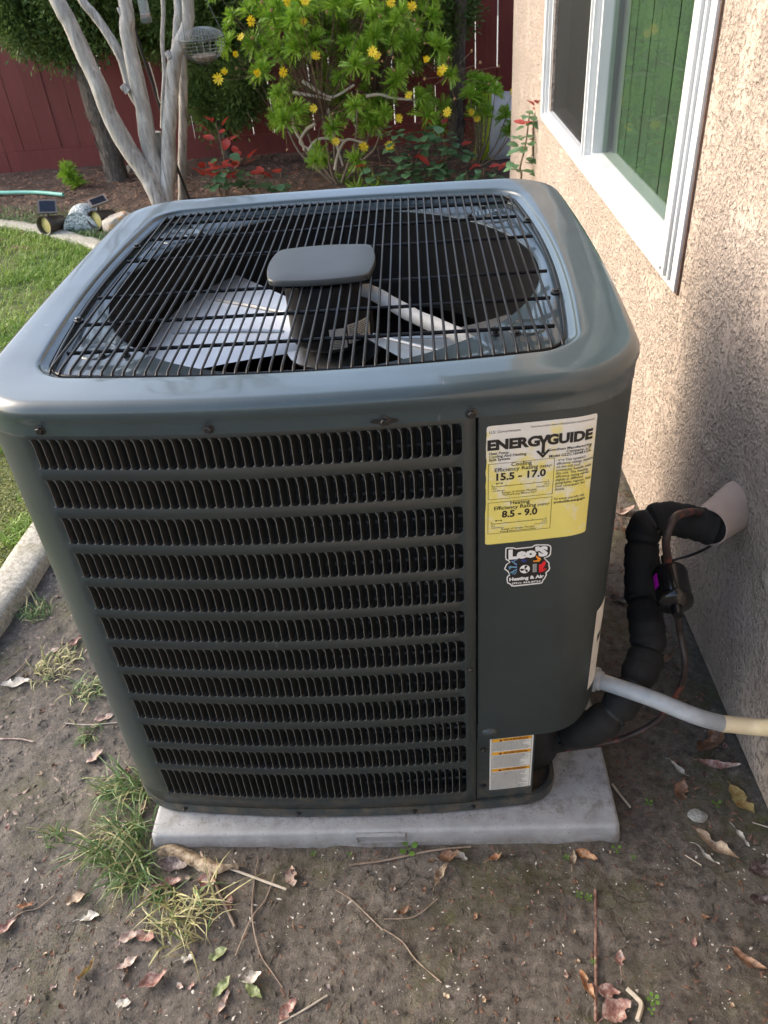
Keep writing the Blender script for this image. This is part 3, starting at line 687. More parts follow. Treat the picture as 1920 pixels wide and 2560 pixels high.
for s in (-.3436,-.1138,.1135,.2282): n=fs(s,.02,.01)-fs(s,.02,0); hexscrew(bp_,fs(s,.019,.0022),n,.0042)
for s,z in ((.249,.188),(.249,.075)): n=fs(s,z,.01)-fs(s,z,0); hexscrew(vp,fs(s,z,-.0038),n,.004)
n=fs(.226,.40,.01)-fs(.226,.40,0); hexscrew(lp,fs(.2262,.412,.0006),n,.004)
# side lid screw
# --- lid
LZ=.0
prof=[ # a, r, bf, bs, br, z
(A-.006,R_,BF,BS,BS,.8905),(A+.0022,R_+.002,BF,.012,BS,.8895),(A+.0024,R_+.003,BF,.012,BS,.902),(A+.0027,R_+.004,BF,.012,BS,.9085),(A+.0035,R_+.006,BF,.0115,BS,.9105),(.4600,.102,BF,.011,.016,.9150),
(.4612,.104,BF,.010,.017,.9200),(.4600,.104,BF,.010,.018,.9265),(.4570,.103,BF,.011,.018,.9318),(.4530,.101,BF,.011,.019,.9352),(.4500,.100,BF,.011,.019,.9366),(.4485,.0995,BF,.011,.019,.9371),(.4455,.098,BF-.0005,.0115,.0195,.9373),
(.4250,.086,.0302,.0155,.0222,.9360),(.4000,.070,.0285,.0195,.0242,.9346),(.3870,.058,.0277,.024,.026,.9338),(.3835,.055,.0277,.0255,.0268,.9333),(.3815,.052,.0277,.0265,.0272,.9322),(.3800,.050,.0277,.027,.0274,.9300),(.3785,.049,.0277,.0277,.0277,.9285),(.3735,.044,.0277,.0277,.0277,.9270),(.3705,.042,.0277,.0277,.0277,.9250),(.3690,.040,.0277,.0277,.0277,.9165),(.3670,.038,.0277,.0277,.0277,.9125)]
loops=[outline(a,r,bf,bs,z,28,12,br) for a,r,bf,bs,br,z in prof]
mb=MB(); OC=Vector((UX,UY+.012,0)); RO=.383
rim=[]
for p in loops[-1]:
    d=Vector((p.x-OC.x,p.y-OC.y,0)); r=min(RO,d.length*.992); q=OC+d.normalized()*r; rim.append(Vector((q.x,q.y,.9105)))
rim2=[Vector((OC.x+(p.x-OC.x)*.988,OC.y+(p.y-OC.y)*.988,.9065)) for p in rim]
rim3=[Vector((p.x,p.y,.893)) for p in rim2]
mb.loft(loops+[rim,rim2,rim3]); lid=part(ac,'lid',mb,M_lid,40)
# embossed mounting dimples with a screw on each corner plate
for sx in (-1,1):
    for sy in (-1,1):
        cx,cy=UX+sx*.306,UY+sy*.303+.0
        hexscrew(lid,(cx,cy,.9195),(0,0,1),.0052); hexscrew(lid,(UX+sx*.278,UY+sy*.2815,.912),(0,0,1),.0045)
        mb=MB(); Mx=Matrix.Translation((UX+sx*.327,UY+sy*.262 if sy<0 else UY+sy*.262,.9112))
        mb.lathe([(.030,0),(.028,.002),(.024,.0022),(.019,-.0005),(.008,-.001),(.0075,-.0012)],20,Mx,False); part(lid,'embossed_dimple',mb,M_lid,60)
        mb=MB(); mb.lathe([(.006,0),(.0061,.0004)],12,Matrix.Translation((UX+sx*.327,UY+sy*.262,.9107))); part(lid,'drain_hole',mb,M_ink)
# --- fan shroud, fan and motor
mb=MB(); mb.loft([[Vector((OC.x+RO*.985*math.cos(t),OC.y+RO*.985*math.sin(t),z)) for t in np.linspace(0,2*PI,73)[:-1]] for z in (.905,.70)]); 
mb.loft([[Vector((OC.x+RO*k*math.cos(t),OC.y+RO*k*math.sin(t),z)) for t in np.linspace(0,2*PI,73)[:-1]] for k,z in ((.985,.70),(1.05,.66))]); part(ac,'fan_shroud',mb,M_blackmat,60)
mb=MB(); mb.loft([outline(ca-.012,.06,BF,BS,z) for z in (.66,.034)]); part(ac,'coil_inner_face',mb,M_blackmat)
mot=thing  # (motor is a part)
mx,my_=UX+.004,UY+.012
mb=MB(); mb.lathe([(.020,.915),(.074,.912),(.078,.905),(.0775,.80),(.074,.792),(.060,.786),(.02,.784)],36,Matrix.Translation((mx,my_,0))); motor=part(ac,'fan_motor',mb,M_blackmat,40)
def motlab(t0,t1,z0,z1,off=.0006):
    return [[Vector((mx+(.0777+off)*math.sin(t),my_-(.0777+off)*math.cos(t),z)) for t in np.linspace(t0,t1,8)] for z in (z0,z1)]
mb=MB(); mb.loft(motlab(.03,.42,.800,.838),close=False); mb.loft(motlab(.46,1.15,.806,.842),close=False); mlab=part(motor,'motor_label',mb,M_wlab)
mb=MB()
for i in range(9):
    z=.8085+i*.0036; t=.50
    while t<1.08:
        d=random.uniform(.03,.09); mb.loft(motlab(t,min(t+d,1.11),z,z+.0016,.0012),close=False); t+=d+.02
for i in range(5):
    z=.803+i*.003; mb.loft(motlab(.07,.36,z,z+.0013,.0012),close=False)
part(mlab,'print',mb,M_ink2)
mb=MB(); mb.tube([(mx,my_,.79),(mx,my_,.735)],.0064,10); mb.lathe([(.045,.754),(.046,.759),(.026,.760),(.024,.772),(.013,.774)],24,Matrix.Translation((mx,my_,0))); part(ac,'fan_hub',mb,M_blackmat,40)
def blade(th):
    mb=MB(); L=[]
    for r in np.linspace(.050,.352,9):
        u=(r-.05)/.302; half=.20+.19*u; half=half if r>.08 else .3
        row=[]
        for q in np.linspace(-1,1,8):
            a=th+ q*(.52+.08*u) +.10*u; 
            z=.796 - q*(.030-.006*u) + .006*(1-q*q)
            row.append(Vector((mx+r*math.cos(a),my_+r*math.sin(a),z)))
        L.append(row)
    mb.loft(L,close=False)
    # pressed stiffening rib
    for q0 in (-.45,.25):
        path=[]
        for r in np.linspace(.10,.32,6):
            u=(r-.05)/.302; a=th+q0*(.52+.08*u)+.10*u; path.append((mx+r*math.cos(a),my_+r*math.sin(a),.798-q0*(.030-.006*u)+.006*(1-q0*q0)))
        mb.tube(path,.003,6)
    return mb
for th in (math.radians(158),math.radians(-24)): part(ac,'fan_blade',blade(th),M_alu,50)
mb=MB(); mb.lathe([(.088,.764),(.090,.769),(.03,.772)],24,Matrix.Translation((mx,my_,0)),True); part(ac,'blade_spider',mb,M_alu,40)
a=hz(700+418*900/1659,440+535*900/1659,.89); b=hz(700+845*900/1659,440+748*900/1659,.86)
mb=MB(); path=spl([a+Vector((-.03,.02,.0)),a,(a+b)/2+Vector((0,0,-.004)),b,b+Vector((.03,-.03,-.03))],6)
mb.tube(path,[.0125+.0006*math.sin(i*1.9) for i in range(len(path))],12); part(ac,'motor_lead_sleeve',mb,M_white,60)
# --- grille
GZt=.9275
grl=part(ac,'fan_grille',MB().tube([*outline(.3655,.036,.0277,.0277,GZt-.003,28,10)]+[outline(.3655,.036,.0277,.0277,GZt-.003,28,10)[0]],.0029,8,False),M_black,60)
def gedge(x): # half length of a wire at x: follows the bowed ring
    ax=abs(x); base=.3655+.0277*(1-(x/.3655)**2)
    if ax>.3655-.036+.0: 
        t=min(1,(ax-(.3295))/.05); base=.3655-.036*(1-math.sqrt(max(0,1-t*t)))+.002
    return base
NW=46
for i in range(NW):
    x=-.3655-.0277*0+ (i+.5)*(2*.372/NW)-.0065
    h=gedge(x); 
    bow=x*.0
    z=GZt+.0015
    path=[(UX+x,UY-h-.0015,z-.003),(UX+x,UY-h+.004,z+.0004)]+[(UX+x,UY+t,z+.0012) for t in np.linspace(-h+.02,h-.02,5)]+[(UX+x,UY+h-.004,z+.0004),(UX+x,UY+h+.0015,z-.003)]
    mb=MB(); mb.tube(path,.0021,6); part(grl,'grille_wire',mb,M_black,60)
for y,h in ((-.292,.362),(-.1885,.371),(-.075,.382),(.102,.381),(.224,.368),(.322,.358)):
    mb=MB(); mb.tube([(UX-h,UY+y,GZt-.0032),(UX+h,UY+y,GZt-.0032)],.0031,8); part(grl,'grille_rod',mb,M_black,60)
for sx,sy in ((-1,-.179),(-1,.174),(1,-.177),(1,.18)):
    p=Vector((UX+sx*.3805,UY+sy,GZt+.001)); mb=MB(); mb.lathe([(.0075,-.003),(.0075,0)],12,Matrix.Translation(p)); part(grl,'clip',mb,M_black,40); hexscrew(grl,p,(0,0,1),.0052)
# motor cap over the middle of the grille
def capo(w,h,bw,z,r=.007,cy=-.012):
    Pp=[]; 
    for k in range(4):
        th=k*PI/2;c,s=math.cos(th),math.sin(th); aa,bb=(w,h) if k%2==0 else (h,w)
        loc=[(x,-bb-bw*(1-(x/aa)**2)) for x in np.linspace(-(aa-r),aa-r,12)]+[(aa-r+r*math.sin(t),-(bb-r)-r*math.cos(t)) for t in np.linspace(0,PI/2,6)[1:-1]]
        for x,y in loc: Pp.append(Vector((UX+.001+c*x-s*y,UY+cy+s*x+c*y,z)))
    return Pp
mb=MB(); mb.loft([capo(.080,.072,.010,GZt+.0025),capo(.0825,.075,.011,GZt+.004),capo(.083,.0755,.011,GZt+.012),capo(.082,.0745,.011,GZt+.0142),capo(.079,.0715,.010,GZt+.0152),capo(.05,.048,.006,GZt+.0158,.004),capo(.01,.01,.001,GZt+.016,.002)],capend=True)
part(grl,'motor_cap',mb,M_cap,35)
# --- labels on the service panel
def lab(parent,name,s0,s1,z0,z1,mat,off,n=12,sk=0,r=.004):
    mb=MB(); pts=[]
    W=s1-s0;H=z1-z0
    for cx,cy,a0 in ((s1-r,z0+r,-PI/2),(s1-r,z1-r,0),(s0+r,z1-r,PI/2),(s0+r,z0+r,PI)):
        for k in range(4): a=a0+PI/2*k/3; pts.append((cx+r*math.cos(a),cy+r*math.sin(a)))
    # grid fill by vertical strips
    xs=np.linspace(s0,s1,n); rows_=[]
    def zlim(x):
        d=min(x-s0,s1-x); q=0 if d>=r else r-math.sqrt(max(0,r*r-(r-d)**2)); return q
    mb.loft([[fs(x,z0+zlim(x),off) for x in xs],[fs(x,z1-zlim(x),off) for x in xs]],close=False)
    return part(parent,name,mb,mat)
ES0,ES1,EZ0,EZ1=.2478,.3960,.6745,.8748
EO=O_+.0004
xs_=sorted(list(np.linspace(ES0,ES1,22))+[ES0+.0008,ES0+.002,ES1-.0008,ES1-.002])
mb=MB()
def zl(x): 
    r=.004;d=min(x-ES0,ES1-x); return 0 if d>=r else r-math.sqrt(max(0,r*r-(r-d)**2))
lefttorn=lambda t: .0016*fbm(np.array([t*14.]),np.array([2.]),4,3)[0]-.0004
rows_=[]
for t in np.linspace(0,1,40):
    row=[]
    for x in xs_:
        z=EZ0+zl(x)+t*(EZ1-EZ0-2*zl(x)); xx=x+(1-(x-ES0)/(ES1-ES0))**8*lefttorn(t)*1.6*(1 if t>.3 else .2); row.append(fs(xx,z,EO))
    rows_.append(row)
mb.loft(rows_,close=False); el=part(sv,'energy_guide_label',mb,M_yel)
def T_(mb,s,u,v,size,bold=0,align='LEFT',width=None,hscale=1,off=None,surf=None,res=2):
    """text on the label; u,v in 0..1 from its top left; size in label widths"""
    W,H=ES1-ES0,EZ1-EZ0
    V,Fc=textmesh(s,1,bold,'LEFT',res); x0=min(p.x for p in V);x1=max(p.x for p in V)
    k=size*W; kx=k*hscale
    if width: kx=width*W/(x1-x0)
    tot=(x1-x0)*kx; st={'LEFT':0,'CENTER':-tot/2,'RIGHT':-tot}[align]
    pts=[]
    for p in V: pts.append(fs(ES0+u*W+st+(p.x-x0)*kx,EZ1-v*H+p.y*k,EO+.0004))
    mb.add(pts,Fc)
def Bx(mb,u0,v0,u1,v1,o=.0004):
    W,H=ES1-ES0,EZ1-EZ0; n=max(1,int((u1-u0)*12)); us=np.linspace(u0,u1,n+1)
    mb.loft([[fs(ES0+u*W,EZ1-v1*H,EO+o) for u in us],[fs(ES0+u*W,EZ1-v0*H,EO+o) for u in us]],close=False)
k_=MB(); g_=MB()
T_(k_,'ENERG',.015,.185,.142,.055,'LEFT',.475,res=3); T_(k_,'GUIDE',.555,.185,.142,.055,'LEFT',.415,res=3)
# the Y whose stem is the arrow
W_,H_=ES1-ES0,EZ1-EZ0
def poly(mb,pts,o=.0005): mb.add([fs(ES0+u*W_,EZ1-v*H_,EO+o) for u,v in pts],[tuple(range(len(pts)))])
poly(k_,[(.465,.108),(.500,.108),(.522,.145),(.544,.108),(.580,.108),(.537,.172),(.537,.255),(.507,.255),(.507,.172)])
poly(k_,[(.458,.232),(.478,.222),(.522,.262),(.566,.222),(.586,.232),(.522,.290)],.0006)
T_(k_,'U.S. Government',.03,.058,.040); T_(k_,'Federal law prohibits removal of this label before consumer purchase',.97,.042,.03,0,'RIGHT',.57)
for i,s in enumerate(('Goodman Manufacturing','Company, L.P.','Model GSZC160481CA')): T_(k_,s,.97,.240+.026*i,.040,.018,'RIGHT')
for i,s in enumerate(('Heat Pump','Cooling And Heating','Split System')): T_(k_,s,.03,.225+.025*i,.040,.018)
def frame(v0,v1,u0=.025,u1=.635,t=.004):
    Bx(k_,u0,v0,u1,v0+t*.7);Bx(k_,u0,v1-t*.7,u1,v1);Bx(k_,u0,v0+t*.7,u0+t,v1-t*.7);Bx(k_,u1-t,v0+t*.7,u1,v1-t*.7)
frame(.298,.598); frame(.622,.902)
for v,a,b,c,l,m,n in ((0.300,'Cooling','(SEER)*','15.5 - 17.0','14.0','30.5','*Seasonal Energy Efficiency Ratio'),(.624,'Heating','(HSPF)*','8.5 - 9.0','8.2','13.5','*Heating Season Performance Factor')):
    T_(k_,a,.33,v+.030,.060,.012,'CENTER'); T_(k_,'Efficiency Rating',.085,v+.067,.060,.012,'LEFT',.40); T_(k_,b,.50,v+.067,.036,.01)
    T_(k_,c,.33,v+.137,.108,.034,'CENTER',.46 if c[0]=='1' else .34,res=3)
    Bx(k_,.06,v+.187,.59,v+.1905)
    for q in range(5): Bx(k_,.06+.1315*q,v+(.170 if q in(0,4) else .178),.064+.1315*q,v+.187)
    poly(k_,[(.095,v+.158),(.118,v+.158),(.1065,v+.172)]); poly(k_,[(.142,v+.158),(.165,v+.158),(.1535,v+.172)]); Bx(k_,.118,v+.159,.142,v+.163)
    T_(k_,l,.06,v+.213,.030); T_(k_,m,.60,v+.213,.030,0,'RIGHT'); T_(k_,'Least Efficient',.06,v+.230,.022); T_(k_,'Most Efficient',.60,v+.230,.022,0,'RIGHT')
    T_(k_,'Range of Similar Models',.32,v+.252,.034,0,'CENTER'); T_(k_,n,.32,v+.270,.024,.01,'CENTER')
poly(k_,[(.665,.318),(.685,.318),(.675,.330)]); poly(k_,[(.705,.318),(.725,.318),(.715,.330)]); Bx(k_,.68,.318,.71,.3215)
for i,s in enumerate(("         This system's",'efficiency ratings depend','on the coil your','contractor installs with','this unit. The heating','efficiency rating varies','slightly in different','geographic regions. Ask','your contractor for','details.')): T_(g_,s.strip(),.655 if i else .735,.332+.0268*i,.040,.012,hscale=.88)
T_(g_,'For energy cost info, visit',.655,.655,.038,.01,width=.29); T_(k_,'productinfo.energy.gov',.655,.685,.040,.022,width=.30)
part(el,'print',k_,M_ink); part(el,'small_print',g_,varied('grey_ink',(.05,.05,.04),(.08,.08,.06),50,.6))
# warning label on the valve plate
wl=lab(vp,'warning_label',.2605,.3400,.0585,.2160,M_wlab,-.0036,10,0,.0006)
wb=MB();wi=MB();wr=MB(); w0,w1=.2645,.3362
def WB(mb,s0,s1,z0,z1,o): mb.loft([[fs(s,z0,o) for s in np.linspace(s0,s1,4)],[fs(s,z1,o) for s in np.linspace(s0,s1,4)]],close=False)
for zt,txt in ((.2135,'WARNING'),(.1750,'ADVERTENCIA'),(.1245,'AVERTISSEMENT')):
    WB(wb,w0,w1,zt-.0085,zt,-.0032)
    V,Fc=textmesh(txt,.0085,.0002); x1=max(p.x for p in V); sc=min(1.3,.045/x1)
    wr.add([fs(.2855+p.x*sc,zt-.0072+p.y,-.0028) for p in V],Fc); wr.add([fs(.2765,zt-.0075,-.0028),fs(.2835,zt-.0075,-.0028),fs(.280,zt-.001,-.0028)],[(0,1,2)])
for za,zb_ in ((.2035,.1775),(.1640,.1270),(.1135,.0640)):
    z=za
    while z>zb_:
        s=w0+.001; end=w1-random.uniform(.001,.02)
        while s<end:
            d=random.uniform(.0015,.007); WB(wi,s,min(s+d,end),z-.0010,z,-.0030); s+=d+.0009
        z-=.0029
for a,b,c,d in ((w0-.0006,w0,.0605,.2135),(w1,w1+.0006,.0605,.2135),(w0,w1,.0605,.0611)): WB(wi,a,b,c,d,-.0031)
part(wl,'orange_band',wb,M_orange); part(wl,'print',wi,varied('worn_ink',(.03,.03,.03),(.16,.15,.14),90,.6)); part(wl,'heading_print',wr,M_inkred)
# company sticker, drawn in photo coordinates and dropped onto the panel
def at_front(u,v,off):
    y=UY-A-BF
    for _ in range(25):
        p=hy(u,v,y); x=p.x-UX; s=x
        for _ in range(3): q=fs(s,p.z,off); s+=(p.x-q.x)
        y=fs(s,p.z,off).y
    return fs(s,p.z,off)
zc=lambda x,y:(1190+x*230/1659,1340+y*230/1659)
def SP(mb,pts,off): mb.add([at_front(*zc(x,y),off) for x,y in pts],[tuple(range(len(pts)))])
outl=[(530,225),(555,205),(680,205),(720,220),(1010,190),(1050,160),(1100,150),(1300,150),(1350,175),(1362,220),(1350,330),(1320,370),(1240,400),(1285,440),(1325,480),(1325,530),(1338,575),(1325,620),(1270,665),(1280,700),(1240,780),(1215,800),(1205,840),(1180,858),(900,890),(690,912),(640,908),(605,870),(560,850),(548,760),(565,720),(595,705),(575,650),(520,610),(505,590),(520,560),(540,510),(600,470),(575,450),(535,430),(525,380)]
ccx,ccy=sum(p[0] for p in outl)/len(outl),sum(p[1] for p in outl)/len(outl)
mb=MB(); O2=EO
ctr=at_front(*zc(ccx,ccy),O2); ring=[at_front(*zc(*p),O2) for p in outl]; mb.add([ctr]+ring,[(0,i+1,(i+1)%len(ring)+1) for i in range(len(ring))])
ls=part(sv,'company_sticker',mb,M_stk)
mb=MB()
def inset(pts,d):
    out=[];n=len(pts)
    for i in range(n):
        a=Vector(pts[i-1]);b=Vector(pts[i]);c=Vector(pts[(i+1)%n]); t=((b-a).normalized()+(c-b).normalized()); nn=Vector((-t.y,t.x)).normalized(); out.append(tuple(b+nn*d))
    return out
ins_=inset(outl,22); ring=[at_front(*zc(*p),O2+.0003) for p in ins_]; ctr=at_front(*zc(ccx,ccy),O2+.0003); mb.add([ctr]+ring,[(0,i+1,(i+1)%len(ring)+1) for i in range(len(ring))]); part(ls,'black_ground',mb,M_ink)
def ST(mb,s,x0,y0,x1,y1,h,bold,slant=0):
    V,Fc=textmesh(s,1,bold,'LEFT',2); a=min(p.x for p in V);b=max(p.x for p in V);hh=max(p.y for p in V)
    mb.add([at_front(*zc(x0+(x1-x0)*(p.x-a)/(b-a)+slant*p.y/hh,y0+(y1-y0)*(p.x-a)/(b-a)-h*p.y/hh),O2+.0007) for p in V],Fc)
mb=MB(); ST(mb,"Leo'S",585,415,1300,345,175,.07); ST(mb,'Heating & Air',600,812,1225,748,58,.05); ST(mb,'(951) 454-8734',645,872,1165,825,30,.03)
# white fan and its louvre lines
SP(mb,[(880+92*math.cos(t),597+75*math.sin(t)-8*math.cos(t)) for t in np.linspace(0,2*PI,25)[:-1]],O2+.0007)
for i in range(8): SP(mb,[(1022,512+i*19),(1095,506+i*19),(1095,512+i*19),(1022,519+i*19)],O2+.0007)
part(ls,'white_print',mb,M_stk)
mb=MB()
for k in range(3):
    t=-PI/3+k*2*PI/3; c,s=math.cos(t),math.sin(t)
    SP(mb,[(880+c*a*1.1-s*b,597+s*a*.9+c*b-8*c*a/90) for a,b in ((4,-4),(35,-30),(66,-26),(78,0),(60,14),(30,8),(6,6))],O2+.0010)
part(ls,'fan_emblem',mb,M_ink)
mb=MB(); SP(mb,[(1135,515),(1190,500),(1200,470),(1240,445),(1262,480),(1250,520),(1215,570),(1215,600),(1240,585),(1278,585),(1250,615),(1200,645),(1135,660)],O2+.0008); part(ls,'red_flame',mb,M_red)
mb=MB(); SP(mb,[(1085,350),(1110,370),(1165,395),(1172,425),(1140,465),(1030,465),(1035,440),(1080,440),(1110,430),(1100,400),(1080,380)],O2+.0008); part(ls,'orange_flame',mb,M_flame)
mb=MB()
for (x0,y0,x1,y1,w_) in ((585,558,740,562,9),(600,570,630,540,7),(590,600,640,565,7),(640,450,735,520,9),(660,470,700,445,7),(690,440,745,425,7),(620,665,735,605,9),(650,690,690,650,7),(690,695,735,640,7)):
    d=Vector((x1-x0,y1-y0)).normalized(); n=Vector((-d.y,d.x))*w_; SP(mb,[(x0+n.x,y0+n.y),(x1+n.x,y1+n.y),(x1-n.x,y1-n.y),(x0-n.x,y0-n.y)],O2+.0008+.0001*random.random())
part(ls,'snowflake',mb,M_cyan)
mb=MB(); SP(mb,[(810,420),(840,430),(860,405),(885,425),(920,425),(900,470),(830,475)],O2+.0008); SP(mb,[(705,500),(740,470),(742,600),(700,640)],O2+.0006); part(ls,'dark_blue_print',mb,M_navy)
# rating plate round the right corner
sr0=e_+R_*.86; 
mb=MB(); ss=list(np.linspace(sr0,sr0+.10,10)); mb.loft([[fs(s,z,O_+.0006) for s in ss] for z in (.285,.480)],close=False); rp=part(sv,'rating_plate',mb,M_wlab,60)
mb=MB()
for z0,z1,a,b in ((.395,.412,.014,.028),(.385,.400,.040,.05),(.392,.43,.032,.036)): mb.loft([[fs(sr0+a+(b-a)*t,z,O_+.0009) for t in (0,.5,1)] for z in (z0,z1)],close=False)
for i in range(7): mb.loft([[fs(sr0+.008+t*random.uniform(.05,.08),.335-i*.0055+zz,O_+.0009) for t in (0,.5,1)] for zz in (0,.0013)],close=False)
part(rp,'print',mb,M_ink)
mb=MB(); mb.loft([[fs(sr0+.004+t*.09,.350+zz,O_+.0009) for t in (0,.5,1)] for zz in (0,.006)],close=False); part(rp,'blue_stripe',mb,M_navy)
# service valves
for (yy,zz,r) in ((UY-.33,.085,.011),(UY-.345,.15,.009)):
    mb=MB(); mb.tube([(UX+.316,yy,zz),(UX+.352,yy-.01,zz)],r,12); mb.tube([(UX+.345,yy-.01,zz-.018),(UX+.345,yy-.01,zz+.03)],r*.8,8); part(ac,'service_valve',mb,M_copper,50)
mb=MB(); mb.lathe([(.009,0),(.009,.022),(.006,.024)],8,Matrix.Translation((UX+.352,UY-.38,.045))@Matrix.Rotation(PI/2,4,'Y')); part(ac,'valve_cap',mb,M_rubber,40)
# ------------------------------------------------------------------ pipes
def pl(L): return [hx(a*K,b*K,x) for a,b,x in L]
ins=pl([(1540,1142,1.125),(1500,1130,1.09),(1440,1120,1.04),(1400,1132,1.005),(1387,1170,.995),(1387,1230,.99),(1387,1290,.99),(1397,1350,.985),(1398,1400,.98),(1378,1460,.955),(1340,1520,.92),(1280,1570,.87)])+[Vector((.80,.16,.07)),Vector((.72,.18,.09))]
ip=thing('insulated_suction_pipe','thick black foam insulated pipe bending from the wall sleeve down to the unit','pipe',tuple(ins[6]))
path=spl(ins,12); n=len(path); rad=[]
seams=[int(q*12) for q in (2.75,4.1,6.3,8.1,9.3,10.4,11.6)]
for i in range(n):
    d=min(abs(i-s) for s in seams); rad.append((.0270,.0303,.0322,.0330,.0335,.0337)[min(5,d)]+.0009*math.sin(i*.9)+.0006*math.sin(i*2.3))
mb=MB(); mb.tube(path,rad,18); part(ip,'foam_sleeve',mb,M_foam,80)
for s in seams:
    if s<n-1:
        c=path[s]; t=(path[s+1]-path[s-1]).normalized(); M4=t.to_track_quat('Z','Y').to_matrix().to_4x4(); M4.translation=c
        mb=MB(); mb.lathe([(.0268,-.0022),(.0276,-.0022),(.0276,.0022),(.0268,.0022)],20,M4,False); mb.box((.027,-.004,-.003),(.033,.004,.003),M4.to_3x3(),c); part(ip,'cable_tie',mb,M_rubber,40)
cop=pl([(1528,1108,1.12),(1490,1106,1.06),(1456,1120,1.005),(1439,1165,.99),(1442,1205,1.008),(1443,1232,1.02)])
cop2=pl([(1462,1318,1.015),(1468,1360,1.04),(1480,1430,1.05),(1472,1480,1.05),(1450,1520,1.04),(1420,1556,1.01),(1370,1585,.965),(1320,1602,.925),(1250,1613,.858),(1190,1616,.80)])+[Vector((.76,.19,.05))]
cp=thing('copper_liquid_pipe','thin weathered copper pipe looping beside the thick black pipe','pipe',tuple(cop2[3]))
mb=MB(); mb.tube(spl(cop,6),.0075,10); part(cp,'upper_pipe',mb,M_copper,60)
mb=MB(); mb.tube(spl(cop2,8),.0065,10); part(cp,'lower_pipe',mb,M_copper,60)
# filter drier
a,b=hx(1443*K,1222*K,1.02),hx(1463*K,1322*K,1.01)
t=(a-b).normalized(); M4=t.to_track_quat('Z','Y').to_matrix().to_4x4(); M4.translation=b; Ld=(a-b).length
fd=thing('filter_drier','glossy black filter drier canister on the copper pipe beside the wall','filter drier',tuple(b))
mb=MB(); mb.lathe([(.009,-.008),(.011,Ld*.10),(.026,Ld*.14),(.0315,Ld*.18),(.0325,Ld*.24),(.0315,Ld*.26),(.0315,Ld*.76),(.0325,Ld*.79),(.031,Ld*.84),(.020,Ld*.92),(.011,Ld*.95),(.010,Ld+.022)],28,M4); M_gb=varied('gloss_black_enamel',(.006,.006,.007),(.010,.010,.011),20,.18); part(fd,'canister',mb,M_gb,45)
mb=MB(); vd=(CAMP-b).normalized(); 
Mi=M4.inverted(); cl=(Mi@CAMP); ang=math.atan2(cl.y,cl.x)
def cyl(a0,a1,z0,z1,r,n=8): return [[M4@Vector((r*math.cos(t),r*math.sin(t),z)) for t in np.linspace(a0,a1,n)] for z in (z0,z1)]
left=None
for sg in (1,-1):
    q=M4@Vector((.036*math.cos(ang+sg*1.0),.036*math.sin(ang+sg*1.0),Ld*.5))
    if left is None or (q-b).dot(R2)<(left[1]-b).dot(R2): left=(sg,q)
sg=left[0]; mb.loft(cyl(ang+sg*.75,ang+sg*1.20,Ld*.42,Ld*.70,.0322),close=False); part(fd,'magenta_label',mb,M_mag,60)
wr_=spl(pl([(1548,1168,1.15),(1525,1185,1.12),(1490,1200,1.1),(1455,1210,1.07),(1437,1222,1.05)]),6)
solo('control_wire',MB().tube([p-wr_[0] for p in wr_],.0028,8) if False else MB().tube(wr_,.0028,8),M_rubber,'thin black cable drooping from the wall sleeve to the canister','cable',smooth=60,loc=tuple(wr_[0]))
# wall sleeve (painted pipe stub with a slanted mouth)
ax0=hx(1592*K,1092*K,1.204); ax1=hx(1529*K,1139*K,1.115)
t=(ax1-ax0).normalized(); path=[ax0-t*.02,ax0,ax0+(ax1-ax0)*.5,ax1]
sl=thing('wall_pipe_sleeve','beige painted pipe sleeve sticking out of the stucco wall','pipe sleeve',tuple(ax1))
mb=MB(); M4=(-t).to_track_quat('Z','Y').to_matrix().to_4x4(); M4.translation=ax1; LL_=(ax1-ax0).length
mb.lathe([(.036,.015),(.036,0),(.0380,0),(.0395,.02),(.044,LL_*.7),(.048,LL_+.02)],26,M4,False); part(sl,'sleeve',mb,M_sleeve,60)
mb=MB(); mb.lathe([(.0355,.004),(.0,.0041)],20,M4,False); part(sl,'black_filling',mb,M_foam,60)
# conduit
cn=[fs(e_+R_*PI/2-.01,.285,-.01)]+pl([(1296,1471,.880),(1400,1506,.955),(1500,1546,1.03),(1560,1563,1.085),(1659,1572,1.155),(1760,1568,1.165)])
ct=thing('electrical_conduit','flexible grey conduit running from the unit to the wall, its far half painted cream','conduit',tuple(cn[1]))
path=spl(cn[1:5],8); mb=MB(); mb.tube(path,.0150,16); part(ct,'grey_conduit',mb,M_conduit,60)
path2=spl(cn[4:],8); mb=MB(); mb.tube(path2,.0152,16); part(ct,'cream_conduit',mb,M_concream,60)
t=(cn[2]-cn[1]).normalized(); M4=t.to_track_quat('Z','Y').to_matrix().to_4x4(); M4.translation=cn[1]-t*.012
mb=MB(); mb.lathe([(.021,-.02),(.021,0),(.024,.001),(.024,.006),(.0195,.007),(.0185,.014),(.0155,.016)],12,M4); part(ct,'connector',mb,M_conduit,40)
